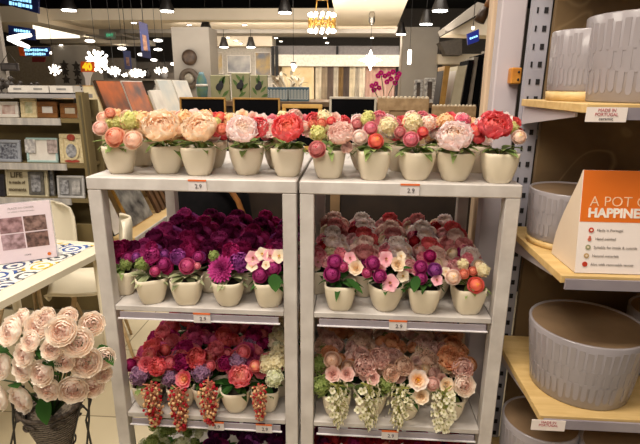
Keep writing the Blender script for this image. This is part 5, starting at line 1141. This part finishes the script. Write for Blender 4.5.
for i, (xb, xt, w_, yt_, mm) in enumerate(((458, 469, 5, 60, slate), (465, 474, 4, 57, gtop), (471, 479, 5, 55, slate), (478, 486, 5, 53, slate), (485, 492, 4, 49, gtop), (491, 498, 5, 46, gtop))):
    leaner(('black', 'grey', 'black', 'black', 'grey', 'grey')[i]+' slim leaning frame, '+('third', 'fourth', 'fifth', 'sixth', 'seventh', 'eighth')[i]+' in the row at the right', xb, xt, w_, yt_, 2.32+.03*i, mm, gtop)
for i, (x0_, x1_, y0_) in enumerate(((414, 423, 79), (424, 436, 77))):
    Y = 3.06
    a_ = at(x0_, y0_, Y); b2 = at(x1_, y0_, Y); t, w, h, R = frame(('left', 'right')[i]+' small silver patterned frame standing left of the leaning frames', x0_, y0_, x1_, 102, Y, zc2, M_('silver_pattern', (196, 190, 180), (128, 122, 116), 50), M_('brown_card', (84, 66, 50), (60, 46, 34), 10), .3, group='small silver frames')
p = at(412.5, 90, 2.9); 
# hanging wooden ornament at top right
a_ = at(492, -4, 2.2); b2 = at(479, 22, 2.2); t = thing('wooden_ornament', 'dark brown tapered wooden ornament hanging at the top beside the pale post', 'ornament', (b2.x, 2.2, b2.z))
part('handle', MB().tube([a_, a_.lerp(b2, .5)], [.022, .020], 12), M_('amber_wood', 0, 0), t); part('tip', MB().tube([a_.lerp(b2, .45), a_.lerp(b2, .7), b2], [.024, .034, .036], 14), M_('dark_wood_edge', 0, 0), t); part('cord', MB().tube([a_, Vector((a_.x, 2.2, 4.3))], .004, 4), cord_m, t)
# ------------------------------------------------------------------ far gallery: paintings, rugs, curtains, round wall pieces
for i, (x0_, y0_, x1_, y1_, m_) in enumerate(((210, 52, 223, 74, M_('gold_abstract', (190, 156, 84), (170, 166, 160), 3, detail=6)), (227, 55, 251, 73, M_('cloud_abstract', (206, 200, 192), (104, 106, 112), 2, detail=6)), (255, 52, 271, 76, M_('gold_blue_abstract', (196, 160, 76), (92, 100, 116), 3, detail=6)))):
    frame(('left painting in gold and grey', 'middle wide painting of grey clouds', 'right painting in gold and slate blue')[i]+' on the far gallery wall', x0_, y0_, x1_, y1_, 11.33, at(x0_, y1_, 11.33).z, white_f, m_, .05, 'painting', 0, group='paintings on the far gallery wall', name='painting', th=.04)
c = at(189.5, 57.5, 7.15); k = mpp(c); RX = Matrix.Rotation(pi/2, 3, 'X'); wkd = M_('dark_woven', (84, 64, 48), (58, 44, 34), 12)
t = thing('wall_disc', 'round dark woven wall disc on the grey column', 'wall decoration', (c.x, 7.18, c.z-8*k)); part('disc', MB().lathe([(.002, .05), (4*k, .06), (7.4*k, .03), (7.6*k, 0)], c, 26, axis=RX), wkd, t)
c = at(189.5, 78.5, 7.15); t = thing('wall_ring', 'round grey and dark wall ring below the woven disc', 'wall decoration', (c.x, 7.18, c.z-10*k)); part('ring', MB().lathe([(5.2*k, 0), (5.4*k, .05), (9.6*k, .05), (10*k, 0)], c, 28, axis=RX), M_('grey_brown_woven', (110, 96, 82), (76, 64, 54), 10), t)
part('centre', MB().lathe([(.002, .03), (4.8*k, .03), (5.2*k, 0)], c, 24, axis=RX), M_('pale_woven', (190, 182, 166), (160, 150, 134), 14), t)
def hanging(label, x0_, x1_, y0_, m_, Y, name='hanging_rug', cat='rug', g='hanging rugs and curtains', pleat=3):
    a_ = at(x0_, y0_, Y); b2 = at(x1_, y0_, Y); w = b2.x-a_.x; zb_ = .15; n = max(8, pleat*8); vs = []
    for i in range(n+1):
        for z in (0, a_.z-zb_): vs.append(Vector((-w/2+w*i/n, .03*sin(i/n*pleat*2*pi), z)))
    mb = MB(); mb.add(vs, [(2*i, 2*i+2, 2*i+3, 2*i+1) for i in range(n)], smooth=True)
    o = solo(name, mb, m_, label, cat, g, origin=(0, 0, 0)); o.location = ((a_.x+b2.x)/2, Y, zb_); s_ = o.modifiers.new('thickness', 'SOLIDIFY'); s_.thickness = .02
hanging('wide beige rug with a faint gold pattern hanging on the far wall', 282, 314, 66, M_('beige_rug', (222, 202, 164), (200, 176, 130), 3, detail=6), 11.1, pleat=0)
cs = [((204, 190, 164), 'cream'), ((150, 132, 108), 'taupe'), ((92, 76, 66), 'dark brown'), ((188, 176, 156), 'stone'), ((120, 92, 52), 'bronze'), ((76, 62, 54), 'chocolate'), ((206, 190, 160), 'sand'), ((170, 158, 140), 'grey beige'), ((214, 200, 176), 'ivory')]
xs = [316, 322, 328, 334, 339, 344, 350, 356, 360, 366]
for i, (c_, nm) in enumerate(cs): hanging(nm+' curtain sample hanging in the far row, '+ORD[i]+' from the left', xs[i], xs[i+1]-.3, 66, mat(nm.replace(' ', '_')+'_curtain', c_, .8, tuple(v*.85 for v in c_), 6), 11.1, 'curtain', 'curtain', pleat=1)
hanging('broad dusty pink curtain behind the star pendant', 366, 396, 66, M_('dusty_pink_curtain', (186, 150, 132), (170, 134, 118), 3), 11.15, 'curtain', 'curtain', pleat=4)
hanging('black curtain right of the dusty pink one', 397, 405, 66, M_('black_curtain', (52, 44, 44), (38, 32, 32), 5), 11.1, 'curtain', 'curtain', pleat=2)
hanging('narrow pink curtain next to the grey column', 406, 411, 66, M_('pink_curtain', (206, 164, 142), (190, 148, 128), 5), 11.1, 'curtain', 'curtain', pleat=1)
for x0_, x1_ in ((272, 274), (275.5, 278)): trim(face_px(x0_, 46, x1_, 76, 10.95, .04), slot_m)
for x0_, x1_ in ((336, 338.5), (399, 402)): trim(face_px(x0_, 46, x1_, 55, 11.15, .04), slot_m)
# dim far shelving with goods at upper left
fsb = thing('far_shelving', 'dim far shelving with small goods behind the cluster lamps', 'shelving', at(150, 90, 9.5).xy.to_3d())
fx0 = at(100, 90, 9.5).x; fx1 = at(176, 90, 9.5).x
for z in (.9, 1.3, 1.65): part('shelf', MB().box(((fx0+fx1)/2, 9.7, z), (fx1-fx0, .4, .04)), M_('grey_wood_frame', 0, 0), fsb)
part('back_board', MB().box(((fx0+fx1)/2, 9.92, .95), (fx1-fx0, .04, 1.7)), M_('mid_grey_board', (120, 110, 100), (100, 92, 84), 3), fsb)
for i in range(9):
    x = fx0+.12+i*(fx1-fx0-.24)/8; z = (1.32, 1.67)[i % 2]; t = thing('ceramic_jar', 'small %s jar on the far shelving, %s from the left' % (('white', 'grey', 'dark')[i % 3], ORD[i]), 'jar', (x, 9.65, z), 'jars on the far shelving')
    part('jar_body', MB().lathe([(.05, 0), (.085, .06), (.08, .14), (.04, .19), (.045, .22)], (0, 0, 0), 14), (white_f, greyp, fig)[i % 3], t, False)

# ------------------------------------------------------------------ light
def area(x, y, z, sx, sy, power, col=(255, 243, 228), rot=(0, 0, 0), spread=160):
    l = bpy.data.lights.new('area_light', 'AREA'); l.shape = 'RECTANGLE'; l.size = sx; l.size_y = sy; l.energy = power; l.color = lin(col)[:3]; l.spread = radians(spread)
    o = bpy.data.objects.new('area_light', l); COL.objects.link(o); o.location = (x, y, z); o.rotation_euler = rot; return o
area(-.4, -.7, 3.2, 1.6, .5, 62, rot=(radians(12), 0, 0))
area(-.4, -2.6, 2.9, 2.2, .6, 38, rot=(radians(48), 0, 0))  # fill light added behind the camera to brighten the lower shelf levels
area(-2.2, .5, 3.3, 1.0, 1.0, 36)
area(-1.2, 3.2, 3.4, 2.5, 1.6, 70)
area(.8, 3.0, 3.4, 1.5, 1.5, 40)
area(-1.5, 6.0, 2.2, 6, 1.5, 60, rot=(radians(140), 0, 0))
area(0, 9.0, 2.75, 7, 1.0, 230, rot=(radians(60), 0, 0))  # wide light added to brighten the far gallery wall
area(0, 5.2, 3.6, 4, 1.5, 90, rot=(radians(20), 0, 0))
w = bpy.data.worlds.new('world'); S.world = w; w.use_nodes = True; bg = w.node_tree.nodes['Background']; bg.inputs[0].default_value = lin((255, 238, 220)); bg.inputs[1].default_value = .24
S.view_settings.view_transform = 'Standard'; S.view_settings.look = 'None'; S.view_settings.gamma = 1; S.view_settings.use_curve_mapping = False; S.view_settings.exposure = 0
